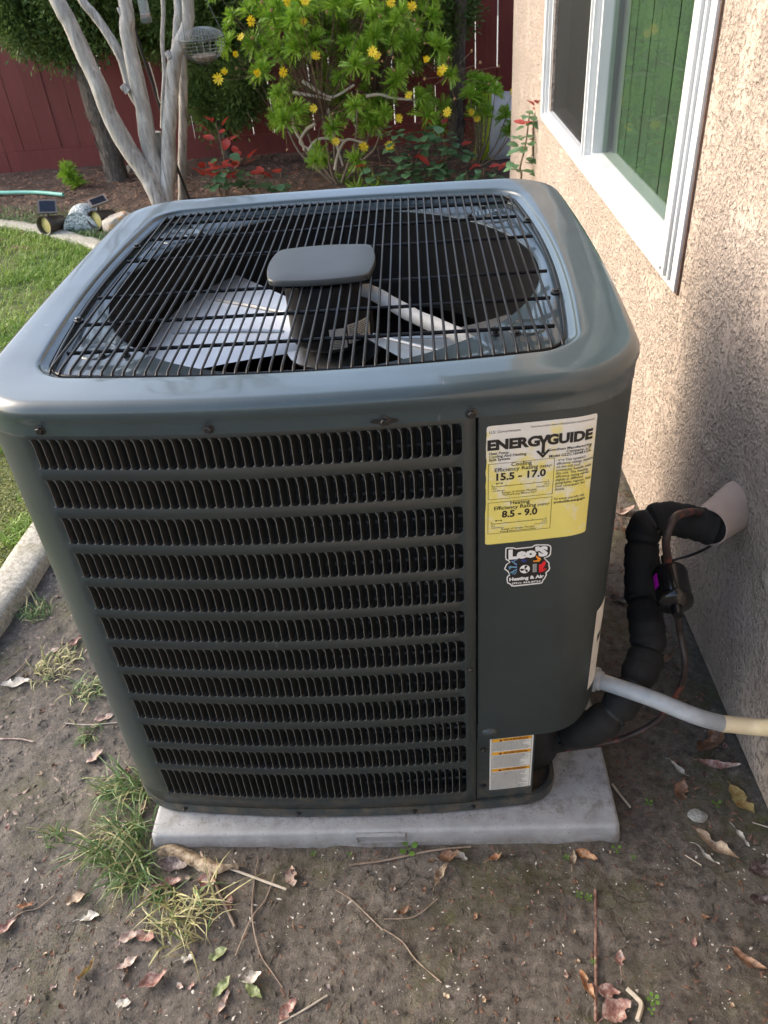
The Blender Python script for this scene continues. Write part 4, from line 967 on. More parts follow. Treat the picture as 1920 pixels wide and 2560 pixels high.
# ------------------------------------------------------------------ trees
z1_=lambda x,y:(x*700/1659,y*700/1659)
def tp(L,Yp): return [hy(*z1_(x,y),Yp if not callable(Yp) else Yp(i)) for i,(x,y) in enumerate(L)]
tr=thing('bare_multi_trunk_tree','pale smooth barked tree with several bare trunks fanning up from one base','tree',(-1.0,4.4,-.04))
def limb(pts,r0,r1,parent=tr,name='trunk',mat=M_bark1,ext=None,n=14):
    P_=list(pts)
    if ext: P_+=ext
    path=spl(P_,7); mb=MB(); k=len(path)
    rr=[(r0+(r1-r0)*i/(k-1))*(1+.035*math.sin(i*.63+r0*90)+.02*math.sin(i*1.7)) for i in range(k)]
    mb.tube(path,rr,n); return part(parent,name,mb,mat,80)
base=Vector((-1.0,4.42,-.08))
def up(p,dx,dy,h,n=3): return [p+Vector((dx*i/n,dy*i/n,h*i/n)) for i in range(1,n+1)]
b1=tp([(960,1215),(880,1050),(760,880),(650,680),(590,520),(500,330),(420,150),(340,0)],4.38); limb([base]+b1,.060,.036,ext=up(b1[-1],-.35,.1,1.3))
b2=tp([(965,1200),(930,1020),(880,850),(850,650),(800,430),(755,200),(740,0)],4.42); limb([base]+b2,.058,.031,ext=up(b2[-1],-.1,.2,1.4))
b3=tp([(850,660),(780,540),(720,350),(650,220),(560,90),(480,-10)],4.46); limb(b3,.029,.021,name='branch',ext=up(b3[-1],-.4,.2,.9))
b4=tp([(985,1200),(1000,1000),(1000,800),(1015,600),(1030,400),(1060,270),(1110,150),(1112,0)],4.40); limb([base]+b4,.050,.026,ext=up(b4[-1],.15,.0,1.3))
b5=tp([(1040,290),(1050,150),(1052,0)],4.45); limb(b5,.024,.022,name='branch',ext=up(b5[-1],.05,.2,1.3))
b6=tp([(1080,1230),(1080,1000),(1085,700),(1085,400),(1075,300),(1065,100),(1060,0)],4.62); limb(b6,.028,.024,ext=up(b6[-1],.2,.2,1.0))
b7=tp([(962,760),(965,600),(975,430),(962,250),(965,0)],4.5); limb(b7,.013,.012,name='branch',ext=up(b7[-1],.0,.1,.8))
limb(tp([(960,1180),(935,900),(925,780)],4.5),.045,.03,name='trunk')
kn=tp([(760,545),(722,505)],4.42); limb([kn[0],(kn[0]+kn[1])/2,kn[1]],.022,.019,name='cut_stub')
kn=tp([(1010,340),(985,305)],4.38); limb([kn[0],(kn[0]+kn[1])/2,kn[1]],.022,.016,name='cut_stub')
kn=tp([(730,100),(698,45)],4.40); limb([kn[0],(kn[0]+kn[1])/2,kn[1]],.016,.008,name='cut_stub')
# bare crown above the frame
random.seed(5)
for b in (b1,b2,b4,b6,b3,b5):
    e=b[-1]+Vector((0,0,1.0))
    for j in range(5):
        d=Vector((random.uniform(-1,1),random.uniform(-.8,.8),random.uniform(.6,1.3)))*.55
        s_=e+Vector((0,0,random.uniform(-.4,.5))); limb([s_,s_+d*.5+Vector((0,0,.03)),s_+d],.016,.006,name='branch',n=6)
        for q in range(3):
            d2=Vector((random.uniform(-1,1),random.uniform(-1,1),random.uniform(.2,1)))*.3; limb([s_+d*.7,s_+d*.7+d2*.6,s_+d*.7+d2],.006,.002,name='branch',n=5)
# junipers
def foliage(blobs,n,size,seed,wd=.16):
    """blobs: (centre, radii); returns arrays of small pointed sprigs in clusters"""
    r=np.random.default_rng(seed); V=[];
    tot=sum(b[1][0]*b[1][1] for b in blobs); out=[]
    for c,rad in blobs:
        k=max(30,int(n*rad[0]*rad[1]/tot)); nc=max(4,k//38)
        cc=r.normal(size=(nc,3)); cc/=np.linalg.norm(cc,axis=1)[:,None]; cc*=(r.random((nc,1))**.4); cl=cc*np.array(rad)+np.array(c)
        idx=r.integers(0,nc,k); off=r.normal(size=(k,3))*size*1.15; p=cl[idx]+off
        d=off/np.linalg.norm(off,axis=1)[:,None]+cc[idx]*.6+np.array([0,0,.35])+r.normal(size=(k,3))*.35; d/=np.linalg.norm(d,axis=1)[:,None]
        s=np.cross(d,r.normal(size=(k,3))); s/=np.linalg.norm(s,axis=1)[:,None]
        L=size*(.6+.8*r.random((k,1))); w_=L*wd
        out.append(np.stack([p-s*w_*.4,p+d*L*.5-s*w_*1.0,p+d*L,p+d*L*.5+s*w_*1.0],1))
    Q=np.concatenate(out).reshape(-1,3); m=len(Q)//4; I=np.arange(m)[:,None]*4+np.arange(4)[None,:]
    return Q,I
def blobs_px(L,Yp,dy=.25):
    out=[]
    for i,(x,y,rr) in enumerate(L):
        Yq=Yp+ (vnoise(i*1.7,3.3,4)-.5)*dy*2; p=hy(x*K,y*K,Yq); q=hy((x+rr)*K,y*K,Yq); R=(q-p).length; out.append((tuple(p),(R,R*.8,R*.85)))
    return out
def juniper(label,trunk,r0,r1,bl,n,seed,yp):
    t=thing('juniper_tree',label,'tree',tuple(trunk[0]),'junipers in front of the red fence'); limb(trunk,r0,r1,t,'trunk',M_bark2,n=14)
    # shaggy bark strips
    path=spl(trunk,10); mb=MB(); r=random.Random(seed)
    for i in range(60):
        k=r.randrange(1,max(2,int(len(path)*.7))); a=r.uniform(0,2*PI); rad=r0*.98; c=path[k]; d=Vector((math.cos(a),math.sin(a),0)); tt=(path[min(k+1,len(path)-1)]-path[k-1]).normalized(); s_=tt.cross(d).normalized()*.007
        p=c+d*rad; l=r.uniform(.03,.08); mb.add([p-s_,p+s_,p+tt*l+s_+d*.006,p+tt*l-s_*.3+d*.014],[(0,1,2,3)])
    part(t,'bark_strips',mb,M_bark2,kind='stuff')
    cr=foliage(bl,n,.038,seed); part(t,'crown',cr,M_jun)
    return t
lt=[hy(x*K,y*K,5.3) for x,y in [(257,400),(245,350),(228,290),(205,225),(180,150),(150,90),(120,20)]]
juniper('leaning juniper with a dark shaggy trunk and dense crown, left of the bare tree',lt+up(lt[-1],-.2,0,.6),.085,.05,
  blobs_px([(40,30,70),(110,55,75),(185,35,80),(150,95,42),(60,75,42),(20,-40,80),(150,-40,80),(245,50,40),(235,-40,80)],5.25),52000,3,5.25)
mt=[Vector((-.80,5.45,-.05)),Vector((-.82,5.45,.4)),Vector((-.85,5.42,.9)),Vector((-.9,5.4,1.5))]
juniper('juniper with drooping dark foliage between the bare tree and the daisy bush',mt,.045,.03,
  blobs_px([(420,30,62),(465,150,50),(440,215,42),(505,215,48),(495,90,58),(540,45,40),(520,160,42),(470,255,28),(340,75,45),(365,20,50),(305,45,38),(290,-40,60),(430,-50,75),(550,-40,50),(548,200,22)],5.42,.15),52000,8,5.4)
rt_=[hy(x*K,y*K,5.35) for x,y in [(985,338),(985,260),(988,160),(992,60),(995,-60)]]
juniper('juniper with a straight dark trunk behind the right side of the daisy bush',rt_,.058,.045,
  blobs_px([(930,25,66),(870,55,42),(900,95,30),(955,75,34),(985,20,40),(900,-50,80),(790,-30,60),(780,20,40)],5.40,.15),36000,12,5.4)
# ------------------------------------------------------------------ daisy bush
z2=lambda x,y:(500+x*800/1659,y*800/1659)
def rosette(n,L,seed):
    r=random.Random(seed); mb=MB()
    for i in range(n):
        az=r.uniform(0,2*PI); el=r.uniform(-.15,1.35) if i>5 else r.uniform(1.0,1.5); l=L*r.uniform(.75,1.15); d=Vector((math.cos(az)*math.cos(el),math.sin(az)*math.cos(el),math.sin(el)))
        s_=d.cross(Vector((r.uniform(-1,1),r.uniform(-1,1),r.uniform(-1,1)))).normalized(); dr=Vector((0,0,-l*.22))
        p0=Vector((0,0,r.uniform(-.015,.01)));p1=p0+d*l*.5;p2=p0+d*l+dr; w_=l*.052
        mb.add([p0-s_*w_*.5,p0+s_*w_*.5,p1+s_*w_,p2+s_*w_*.4,p2-s_*w_*.4,p1-s_*w_],[(0,1,2,5),(5,2,3,4)])
        for q in (.5,.66,.82):
            for sg in (1,-1):
                a=p0.lerp(p2,q)+Vector((0,0,l*.04)); tip=a+d*l*.16+s_*sg*l*.17; mb.add([a-d*l*.025,a+d*l*.045,tip],[(0,1,2)])
    return mesh('leaf_rosette',mb,M_eury)
RM=[rosette(64,.084,s) for s in range(5)]
ROS=[(400,40),(560,30),(480,110),(600,60),(830,60),(960,60),(1040,70),(430,150),(650,110),(760,180),(520,180),(600,210),(460,230),(850,220),(1050,230),(1000,200),(350,260),(420,270),(560,310),(500,330),(340,320),(300,390),(330,370),(740,310),(800,340),(870,350),(1050,340),(1110,350),(730,410),(700,450),(1000,430),(1020,400),(450,450),(410,490),(480,470),(430,560),(500,570),(440,630),(410,610),(560,600),(800,550),(760,600),(870,610),(930,540),(950,590),(850,660),(900,640),(620,780),(600,830),(650,810),(1150,520),(1180,550),(1130,500),(1290,390),(750,910),(810,980),(900,970),(810,830),(1230,650),(540,650),(690,660),(520,20),(700,40),(780,30),(880,10),(900,90),(380,100),(1010,120),(560,90),(640,170),(1080,180),(940,250),(1080,270),(500,260),(820,280),(900,190),(1250,560),(430,520),(880,540),(1170,600)]
db=thing('daisy_bush','big bright green bush full of yellow daisies in front of the fence','bush',(.12,4.75,-.04))
crown_c=Vector(hy(*z2(780,300),4.8)); basep=Vector((.06,4.8,-.04)); rr=random.Random(4)
ends=[]
for i,(x,y) in enumerate(ROS):
    Yq=4.75+rr.uniform(-.35,.25); p=hy(*z2(x,y),Yq); out=(p-Vector((.12,4.9,.35))).normalized(); e=(out+Vector((0,-.25,.5))).normalized().to_track_quat('Z','Y').to_euler()
    inst(db,'leaf_rosette',RM[i%5],p,e,rr.uniform(.85,1.25)); ends.append(p)
for i in range(60):
    p=Vector((rr.gauss(.12,.3),rr.uniform(4.75,5.15),rr.uniform(.35,1.05))); inst(db,'leaf_rosette',RM[i%5],p,(rr.uniform(-.7,.5),rr.uniform(-.6,.6),rr.uniform(0,6)),rr.uniform(.6,1.1)); ends.append(p)
for i in range(70): # upper, mostly outside the frame, and the far side
    p=Vector((rr.uniform(-.55,.75),rr.uniform(4.5,5.2),rr.uniform(.75,1.45)))
    out=(p-Vector((.12,4.9,.5))).normalized(); inst(db,'leaf_rosette',RM[i%5],p,out.to_track_quat('Z','Y').to_euler(),rr.uniform(.9,1.3)); ends.append(p)
br=MB()
mains=[]
for i in range(9):
    a=i*2*PI/9+.3; m=basep+Vector((math.cos(a)*.28+.02,math.sin(a)*.2,rr.uniform(.25,.5))); 
    limb([basep+Vector((math.cos(a)*.03,math.sin(a)*.03,0)),basep+Vector((math.cos(a)*.16,math.sin(a)*.1,.13)),m,m+Vector((math.cos(a)*.1,math.sin(a)*.1,.3))],.010,.005,db,'branch',M_twig,n=7); mains.append(m)
for i,(L) in enumerate([[(480,640),(500,690),(530,740),(540,780)],[(600,640),(545,680),(520,740),(560,770)],[(700,880),(715,800),(760,725),(850,740)],[(530,420),(640,490),(700,500),(800,440)],[(660,560),(700,720),(740,860)],[(480,480),(600,500),(680,520)],[(860,500),(930,490),(1010,510),(1140,520)],[(560,780),(620,720),(760,730)]]):
    P_=[hy(*z2(x,y),4.62) for x,y in L]; limb(P_,.011,.007,db,'branch',M_twigp,n=7)
tw=MB()
for p in ends:
    m=min(mains,key=lambda q:(q-p).length); mid=(m+p)/2+Vector((rr.uniform(-.04,.04),rr.uniform(-.04,.04),-.04)); tw.tube(spl([m,mid,p],4),[.0030]*4+[.0022]*5,5,False)
for i in range(420):  # dead inner twiggery
    p=Vector(hy(*z2(rr.gauss(740,150),rr.gauss(300,150)),rr.uniform(4.7,5.0))); d=Vector((rr.gauss(0,1),rr.gauss(0,1),rr.gauss(0,1)))*.05; tw.tube([p,p+d*.5+Vector((0,0,.008)),p+d],.0016,4,False)
part(db,'fine_twigs',tw,wood('dead_brown_twig',(.07,.04,.025),(.15,.09,.055),(60,60,20),.001),kind='stuff')
dl=MB()
for i in range(2600):
    p=Vector(hy(*z2(rr.gauss(760,170),rr.gauss(300,130)),rr.uniform(4.72,5.05))); d=Vector((rr.gauss(0,1),rr.gauss(0,1),rr.gauss(-.4,1))).normalized()*.022; s_=d.cross(Vector((rr.random(),rr.random(),rr.random()))).normalized()*.003; dl.add([p-s_,p+s_,p+d],[(0,1,2)])
part(db,'dead_leaves',dl,varied('dead_inner_leaf',(.10,.055,.03),(.18,.11,.06),30,.8),kind='stuff')
def flower(seed,n=10,R=.024,openf=1.0):
    r=random.Random(seed); mb=MB()
    for i in range(n):
        a=2*PI*i/n+r.uniform(-.1,.1); el=.15+ (1-openf)*1.1+r.uniform(-.1,.1); d=Vector((math.cos(a)*math.cos(el),math.sin(a)*math.cos(el),math.sin(el))); s_=Vector((-math.sin(a),math.cos(a),0))*.0042; l=R*r.uniform(.9,1.1)
        mb.add([d*.004-s_*.5,d*.004+s_*.5,d*l*.7+s_,d*l,d*l*.7-s_],[(0,1,2,4),(4,2,3)])
    mb.cur=1; mb.lathe([(.0068,-.001),(.0060,.0028),(.003,.004),(.0005,.0042)],10,None,False); mb.cur=0
    return mb
FM=[mesh('flower',flower(s,11,.030,1.0 if s<4 else .35),[M_petal,M_disc]) for s in range(6)]
BUD=mesh('seed_head',MB().lathe([(.001,-.008),(.006,-.003),(.0065,.003),(.004,.008),(.0005,.009)],8,None,False),M_bud,60)
FL=[(450,12),(545,8),(990,12),(1100,32),(262,108),(212,193),(178,282),(96,408),(130,382),(290,385),(430,375),(590,562),(1032,612),(1283,582),(1083,495),(848,760),(985,758),(1258,358),(1240,385),(1167,320),(920,290),(895,268),(600,290),(705,732),(535,112)]
st=MB()
for i,(x,y) in enumerate(FL):
    Yq=4.42+rr.uniform(-.06,.06); p=hy(*z2(x,y),Yq); tocam=(CAMP-p).normalized()*1.1+Vector((rr.uniform(-.7,.7),rr.uniform(-.3,.3),rr.uniform(-.2,.9)))
    m=FM[i%4] if i not in (6,8,9,19,18) else FM[4+i%2]
    inst(db,'flower',m,p,tocam.to_track_quat('Z','Y').to_euler(),rr.uniform(.95,1.25)); q=min(ends,key=lambda e:(e-p).length+ (0 if e.y>4.3 else 1)); st.tube(spl([q,(p+q)/2+Vector((0,0,-.02)),p-tocam.normalized()*.004],4),.0014,4,False)
for i,(x,y) in enumerate([(655,62),(755,660),(1320,513),(1498,435),(452,777),(687,592),(893,407),(1000,300),(945,318),(1130,155),(1115,105),(930,85),(320,12),(370,55),(375,150),(270,198),(190,355),(1005,365),(1165,410),(1165,225),(1290,300),(1410,265),(1455,325),(1550,345),(980,270)]):
    p=hy(*z2(x,y),4.42); inst(db,'seed_head',BUD,p,(rr.uniform(-.6,.6),rr.uniform(-.6,.6),0),rr.uniform(.9,1.3)); q=min(ends,key=lambda e:(e-p).length); st.tube([q,(p+q)/2,p],.0013,4,False)
part(db,'flower_stalks',st,M_stem,kind='stuff')
# second smaller daisy shrub by the house corner
sb=thing('small_daisy_shrub','small leggy green daisy shrub between the bush and the house corner','bush',(1.0,4.95,-.04))
bpos=Vector((1.0,4.95,-.04))
for i,(x,y) in enumerate([(1420,420),(1450,470),(1500,450),(1440,540),(1480,590),(1400,500),(1530,480),(1420,600),(1460,430),(1640,650),(1600,690),(1590,600)]):
    p=hy(*z2(x,y),4.9-.03*i%.2); inst(sb,'leaf_rosette',RM[i%5],p,(rr.uniform(-.4,.4),rr.uniform(-.4,.4),rr.uniform(0,6)),rr.uniform(.8,1.1)); limb([bpos,bpos.lerp(p,.5)+Vector((.02,0,-.03)),p],.006,.003,sb,'branch',M_twig,n=5)
for i,(x,y) in enumerate([(1408,582),(1436,615),(1740,235*1.0+10),(1706,500*.5+20)]):
    if x>1600: p=hy(1180+800*.158,150+430*.158,4.5) if i==2 else hy(1180+660*.158,150+505*.158,4.5)
    else: p=hy(*z2(x,y),4.75)
    inst(sb,'flower',FM[i%6],p,((CAMP-p)+Vector((0,0,1))).to_track_quat('Z','Y').to_euler(),.9); limb([p-Vector((.05,-.1,.12)),p-Vector((.01,-.03,.03)),p],.002,.0014,sb,'flower_stalk',M_stem,n=4)
dm=MB()
for i in range(500):
    p=Vector((.98+rr.gauss(0,.04),4.95+rr.gauss(0,.04),rr.uniform(0,.26))); d=Vector((rr.gauss(0,1),rr.gauss(0,1),rr.gauss(-.4,1))).normalized()*.025; s_=d.cross(Vector((rr.random(),rr.random(),rr.random()))).normalized()*.003; dm.add([p-s_,p+s_,p+d],[(0,1,2)])
part(sb,'dead_leaves',dm,MATS.setdefault('d',varied('dead_shrub_leaf',(.16,.09,.05),(.26,.17,.10),30,.8)),kind='stuff')
# roses
def leaflet(L=.03,W=.016,fold=.15):
    mb=MB(); R=[]
    for t,w_ in ((0,.12),(.2,.75),(.45,1),(.7,.8),(.9,.35),(1,.02)): R.append([Vector((-W*w_,L*t,fold*W*w_-.12*L*t*t)),Vector((0,L*t,-.12*L*t*t)),Vector((W*w_,L*t,fold*W*w_-.12*L*t*t))])
    mb.loft(R,close=False); return mb
LFG=mesh('leaf',leaflet(),M_rose,60); LFR=mesh('leaf',leaflet(.042,.013),M_rosered,60)
def rose(label,base,stems,nleaf,red,seed,ls=1.0,group=None):
    t=thing('rose_plant',label,'rose',tuple(base),group); r=random.Random(seed); b=Vector(base)
    for P_ in stems:
        path=spl([b]+[Vector(p) for p in P_],6); mb=MB(); mb.tube(path,lerpL([.006,.003],len(path)),6); part(t,'stem',mb,M_stem,60)
        k=len(path)
        for i in range(nleaf):
            q=.25+.75*(i+.5)/nleaf; c=path[min(k-1,int(q*k))]; az=i*2.4+r.uniform(-.4,.4); isr=q>1-red
            o=c+Vector((math.cos(az),math.sin(az),.35))*.03*ls*r.uniform(.4,1.2); me=LFR if isr else LFG
            e=Euler((r.uniform(-.5,.35)+(.5 if isr else 0),r.uniform(-.3,.3),az-PI/2)); inst(t,'leaf',me,o,e,ls*r.uniform(.8,1.35))
            if not isr and i%2==0:
                for sg in (1,-1): inst(t,'leaf',me,o+Vector((math.cos(az+sg*1.2),math.sin(az+sg*1.2),0))*.012*ls,Euler((r.uniform(-.3,.3),0,az-PI/2+sg*1.1)),ls*r.uniform(.6,1.0))
    return t
D=lambda x,y,Yp:hy(x*K,y*K,Yp)
rose('young rose with bright red new shoots in front of the left fence boards',(-.66,4.45,-.04),[[D(488,400,4.45),D(484,340,4.45),D(476,305,4.45),D(466,262,4.45)],[D(500,380,4.4),D(520,345,4.4)],[D(470,400,4.4),D(452,380,4.4),D(440,365,4.4)]],16,.45,1,1.9)
rose('low rose with a single red shoot right of the bright red rose',(-.42,4.5,-.04),[[D(525,395,4.5),D(520,372,4.5)],[D(560,400,4.5),D(573,378,4.5)],[D(600,400,4.5),D(607,378,4.5)]],8,.4,2,2.1)
rose('leafy rose with blue green leaves and dark red tips behind the unit lid',(.52,4.5,-.04),[[D(905,330,4.5),D(915,290,4.5)],[D(860,340,4.45),D(850,300,4.45),D(838,285,4.45)],[D(950,350,4.5),D(960,310,4.5),D(945,270,4.5)],[D(880,380,4.4),D(890,350,4.4)],[D(820,390,4.4),D(800,360,4.4)],[D(925,385,4.4),D(935,360,4.4)],[D(990,350,4.5),D(985,320,4.5)]],18,.07,3,1.8)
rose('small rose with scattered red leaves near the house corner',(.86,4.4,-.04),[[D(1010,390,4.4),D(1005,368,4.4)],[D(1040,385,4.4),D(1045,362,4.4)],[D(1065,392,4.4),D(1068,370,4.4)]],10,.15,4,1.5)
zr_=lambda x,y:(1180+x*260/1643,150+y*260/1643)
D4=lambda x,y,Yp:hy(*zr_(x,y),Yp)
rose('slender rose with dark red tip against the stucco wall',(.93,3.3,-.04),[[D4(1010,1980,3.2),D4(970,1500,3.2),D4(965,1200,3.2),D4(985,900,3.2),D4(1090,640,3.2)],[D4(735,1990,3.2),D4(760,1700,3.2),D4(820,1450,3.2),D4(860,1250,3.2),D4(910,830,3.2)]],17,.16,6,1.5)
# ------------------------------------------------------------------ feeders, bag, hose, lights
fc=hy(504,105,4.42)
bk=thing('hanging_wire_basket','round wire mesh basket hanging beside the bare tree','basket',tuple(fc))
mb=MB(); Rr=.135
mb.tube([fc+Vector((Rr*math.cos(t),Rr*math.sin(t),.02)) for t in np.linspace(0,2*PI,29)],.003,6,False)
for i in range(18):
    a=2*PI*i/18; mb.tube([fc+Vector((Rr*math.cos(a)*math.cos(p),Rr*math.sin(a)*math.cos(p),.02-.13*math.sin(p))) for p in np.linspace(0,PI/2,7)],.0016,4,False)
M_wire=varied('dull_wire',(.10,.12,.11),(.2,.22,.2),40,.5,Metallic=.4); part(bk,'bowl_frame',mb,M_wire,60)
mb=MB()
for i in range(44):
    a=2*PI*i/44; mb.tube([fc+Vector((Rr*.97*math.cos(a)*math.cos(p),Rr*.97*math.sin(a)*math.cos(p),.02+.055*math.sin(p))) for p in np.linspace(0,PI/2,7)],.0007,3,False)
for p in np.linspace(.08,1.4,11): mb.tube([fc+Vector((Rr*.97*math.cos(t)*math.cos(p),Rr*.97*math.sin(t)*math.cos(p),.02+.055*math.sin(p))) for t in np.linspace(0,2*PI,29)],.0007,3,False)
for p in np.linspace(.1,1.4,9): mb.tube([fc+Vector((Rr*.96*math.cos(t)*math.cos(p),Rr*.96*math.sin(t)*math.cos(p),.02-.12*math.sin(p))) for t in np.linspace(0,2*PI,29)],.0007,3,False)
part(bk,'mesh_dome',mb,varied('pale_mesh',(.35,.38,.38),(.5,.53,.53),40,.5),60,kind='stuff')
mb=MB(); mb.lathe([(.001,-.095),(.05,-.09),(.075,-.07),(.06,-.062),(.001,-.058)],16,Matrix.Translation(fc),False); part(bk,'seed_fill',mb,LM['tan'],60)
mb=MB()
for a in (0,2.1,4.2): mb.tube([fc+Vector((Rr*math.cos(a),Rr*math.sin(a),.02)),fc+Vector((-.06,.0,.55))],.0022,5)
mb.tube([fc+Vector((-.06,0,.55)),fc+Vector((-.1,0,1.1))],.0022,5); part(bk,'hanger',mb,M_wire,60)
tf=hy(365,45,4.45); tbf=thing('tube_bird_feeder','clear tube bird feeder hanging among the bare trunks','bird feeder',tuple(tf))
mb=MB(); mb.lathe([(.028,0),(.028,.30)],20,Matrix.Translation(tf),False); t=NT('feeder_plastic'); M_plas=t.fin((.8,.85,.85),.15,None,Transmission_Weight=.75,IOR=1.2); part(tbf,'tube',mb,M_plas,60)
mb=MB(); mb.lathe([(.0265,.002),(.0265,.02)],20,Matrix.Translation(tf)); part(tbf,'seed',mb,LM['orange'],60)
mb=MB(); mb.lathe([(.010,-.03),(.03,-.022),(.033,-.004),(.033,.001)],20,Matrix.Translation(tf)); mb.lathe([(.033,.30),(.033,.32),(.01,.335)],20,Matrix.Translation(tf)); mb.tube([tf+Vector((0,0,.33)),tf+Vector((0,.0,1.2))],.002,5); part(tbf,'caps_and_hanger',mb,M_wire,50)
hp=[hy(x,y,4.55) for x,y in [(330,20),(345,100),(385,220),(415,320),(440,410),(480,515)]]; hp=hp+[hp[-1]+Vector((.02,0,-.12))]
solo('irrigation_tube',MB().tube(spl(hp,6),.009,8),M_rubber,'thin black irrigation tube leaning against the bare tree','tube',smooth=60,loc=tuple(hp[-1]))
hp=[hy(x,y,4.30) for x,y in [(372,155),(380,180),(390,215),(398,250),(410,273)]]
solo('dangling_vine_stem',MB().tube(spl(hp,5),.003,6),M_twigp,'thin pale dry stem dangling between the bare trunks','stem',smooth=60,loc=tuple(hp[0]))
# potting bag
bc=Vector((1.17,5.12,-.03)); bag=thing('plastic_soil_bag','lime green and white plastic garden bag standing by the house corner','bag',tuple(bc))
def bagm(x0,x1,mat,nm):
    mb=MB(); rows_=[]
    for v in np.linspace(0,1,12):
        th=.06*(math.sin(PI*min(1,v*1.1))**.5 if v<.9 else .25)+.006; lean=.06*v; row=[]
        for q in np.linspace(0,1,14):
            x=x0+(x1-x0)*q; row.append(Vector((x+.03*v+(.04*(v<.15))*(-.3+q),5.12-th*math.sin(PI*(.12+.76*((x-.98)/.42)))+.006*math.sin(q*21+v*13)+lean,-.035+v*.44*(1-.06*math.sin(q*3)))))
        rows_.append(row)
    mb.loft(rows_,close=False); mb.loft([[p+Vector((0,.05,0)) for p in r] for r in rows_][::-1],close=False); part(bag,nm,mb,mat,60)
bagm(1.00,1.09,varied('lime_plastic',(.33,.50,.02),(.45,.6,.03),9,.25,.003,30),'green_side'); bagm(1.0905,1.40,varied('white_plastic',(.55,.6,.68),(.7,.74,.8),9,.25,.003,30),'white_side')
# hose
hp=[hz(x,y,-.02) for x,y in [(-160,480),(-60,484),(10,487),(60,486),(105,487),(160,492)]]
solo('garden_hose',MB().tube(spl([Vector((p.x,p.y,-.005)) for p in hp],6),.013,10),varied('teal_hose',(.16,.48,.38),(.22,.55,.44),10,.4),'pale teal garden hose lying along the bed edge','hose',smooth=60,loc=tuple(hp[2]))
# solar spotlights
M_spot=varied('dark_bronze_plastic',(.045,.035,.03),(.07,.055,.045),20,.45); M_lens=varied('amber_lens',(.62,.50,.16),(.72,.60,.24),40,.3); M_solar=varied('solar_cell',(.008,.010,.018),(.015,.018,.03),30,.12)
def spot(label,px,py,yaw,panrot):
    c=hz(px,py,.04); t=thing('solar_spotlight',label,'garden light',(c.x,c.y,-.03),'solar spotlights in the bed')
    d=Vector((math.sin(yaw),-math.cos(yaw),.12)).normalized(); M4=d.to_track_quat('Z','Y').to_matrix().to_4x4(); M4.translation=c
    mb=MB(); mb.lathe([(.030,-.13),(.040,-.11),(.048,-.03),(.055,.035),(.057,.035),(.0575,.03),(.055,.033),(.049,.030),(.047,.006)],26,M4,False); part(t,'housing',mb,M_spot,50)
    mb=MB(); mb.lathe([(.048,.006),(.02,.010),(.0005,.011)],22,M4,False); part(t,'lens',mb,M_lens,60)
    mb=MB(); mb.tube([c+Vector((0,.02,-.04)),c+Vector((0,.02,-.12))],.008,8); mb.tube([c+Vector((.0,.03,.04)),c+Vector((.01,.04,.085))],.009,8); part(t,'stake',mb,M_spot,50)
    Rm=Euler(panrot).to_matrix(); pc=c+Vector((.015,.035,.095)); mb=MB(); mb.box((-.055,-.045,-.007),(.055,.045,.007),Rm,pc); p_=part(t,'panel_frame',mb,varied('panel_rim',(.12,.10,.09),(.16,.14,.12),20,.4)); mb=MB(); mb.box((-.044,-.034,.0072),(.044,.034,.0085),Rm,pc); part(t,'solar_cell',mb,M_solar)
spot('solar spotlight with amber lens at the end of the teal hose',120,562,-.42,(.75,.1,.25))
spot('solar spotlight with amber lens right above the orange rock',246,548,-.42,(.25,-.15,.5))
def rockm(c,rad,seed,sub=4,amp=.25):
    bm=bmesh.new(); bmesh.ops.create_icosphere(bm,subdivisions=sub,radius=1); r=np.random.default_rng(seed); dirs=r.normal(size=(14,3)); dirs/=np.linalg.norm(dirs,axis=1)[:,None]; h=.62+r.random(14)*.3
    for v in bm.verts:
        n=v.co.normalized(); k=1.
        for d,hh in zip(dirs,h):
            q=n.dot(Vector(d)); 
            if q>0: k=min(k,hh/q)
        k+=amp*.12*(float(fbm(np.array([n.x*3+5]),np.array([n.y*3+n.z*2+5]),3,seed)[0])-.5)
        v.co=Vector((n.x*k*rad[0],n.y*k*rad[1],n.z*k*rad[2]))+Vector(c)
    me=MB(); me.v=[tuple(v.co) for v in bm.verts]; me.f=[tuple(x.index for x in f.verts) for f in bm.faces]; me.m=[0]*len(me.f); bm.free(); return me
def rockmat(nm,stops):
    t=NT(nm); n=t.noise(11,6,.65,dist=.8); return t.fin(t.ramp(n,stops),.8,t.bump(t.noise(40,6,.7),.01))
p=hz(310,565,.0); solo('garden_rock',rockm((p.x,p.y,.01),(.13,.10,.09),4),rockmat('orange_white_rock',[(.3,(.30,.27,.24)),(.45,(.50,.46,.40)),(.55,(.52,.30,.12)),(.68,(.55,.50,.44))]),'pale rock stained orange, half behind the unit corner','rock',smooth=35,loc=(p.x,p.y,-.03))
p=hz(205,565,.0); mb=MB(); Lr=[]
for yy in np.linspace(-.09,.09,7):
    Lr.append([Vector((p.x+(.115+.01*math.sin(yy*30))*math.cos(a),p.y+.06+yy,-.04+.155*math.sin(a)*(1-.8*abs(yy)**1.5*6))) for a in np.linspace(0,PI,14)])
mb.loft(Lr,close=False); mb.f.append(tuple(range(14))[::-1]); mb.m.append(0); mb.f.append(tuple(range(6*14,7*14))); mb.m.append(0)
t=NT('speckled_glass_stone'); v=t.vor(130); sc=t.n('ShaderNodeSeparateColor'); t.l(v.outputs['Color'],sc.inputs[0]); c=t.ramp(sc.outputs[0],[(.2,(.20,.25,.25)),(.5,(.45,.50,.50)),(.8,(.72,.76,.75))]); M_spk=t.fin(c,.5,t.bump(v.outputs['Distance'],.004))
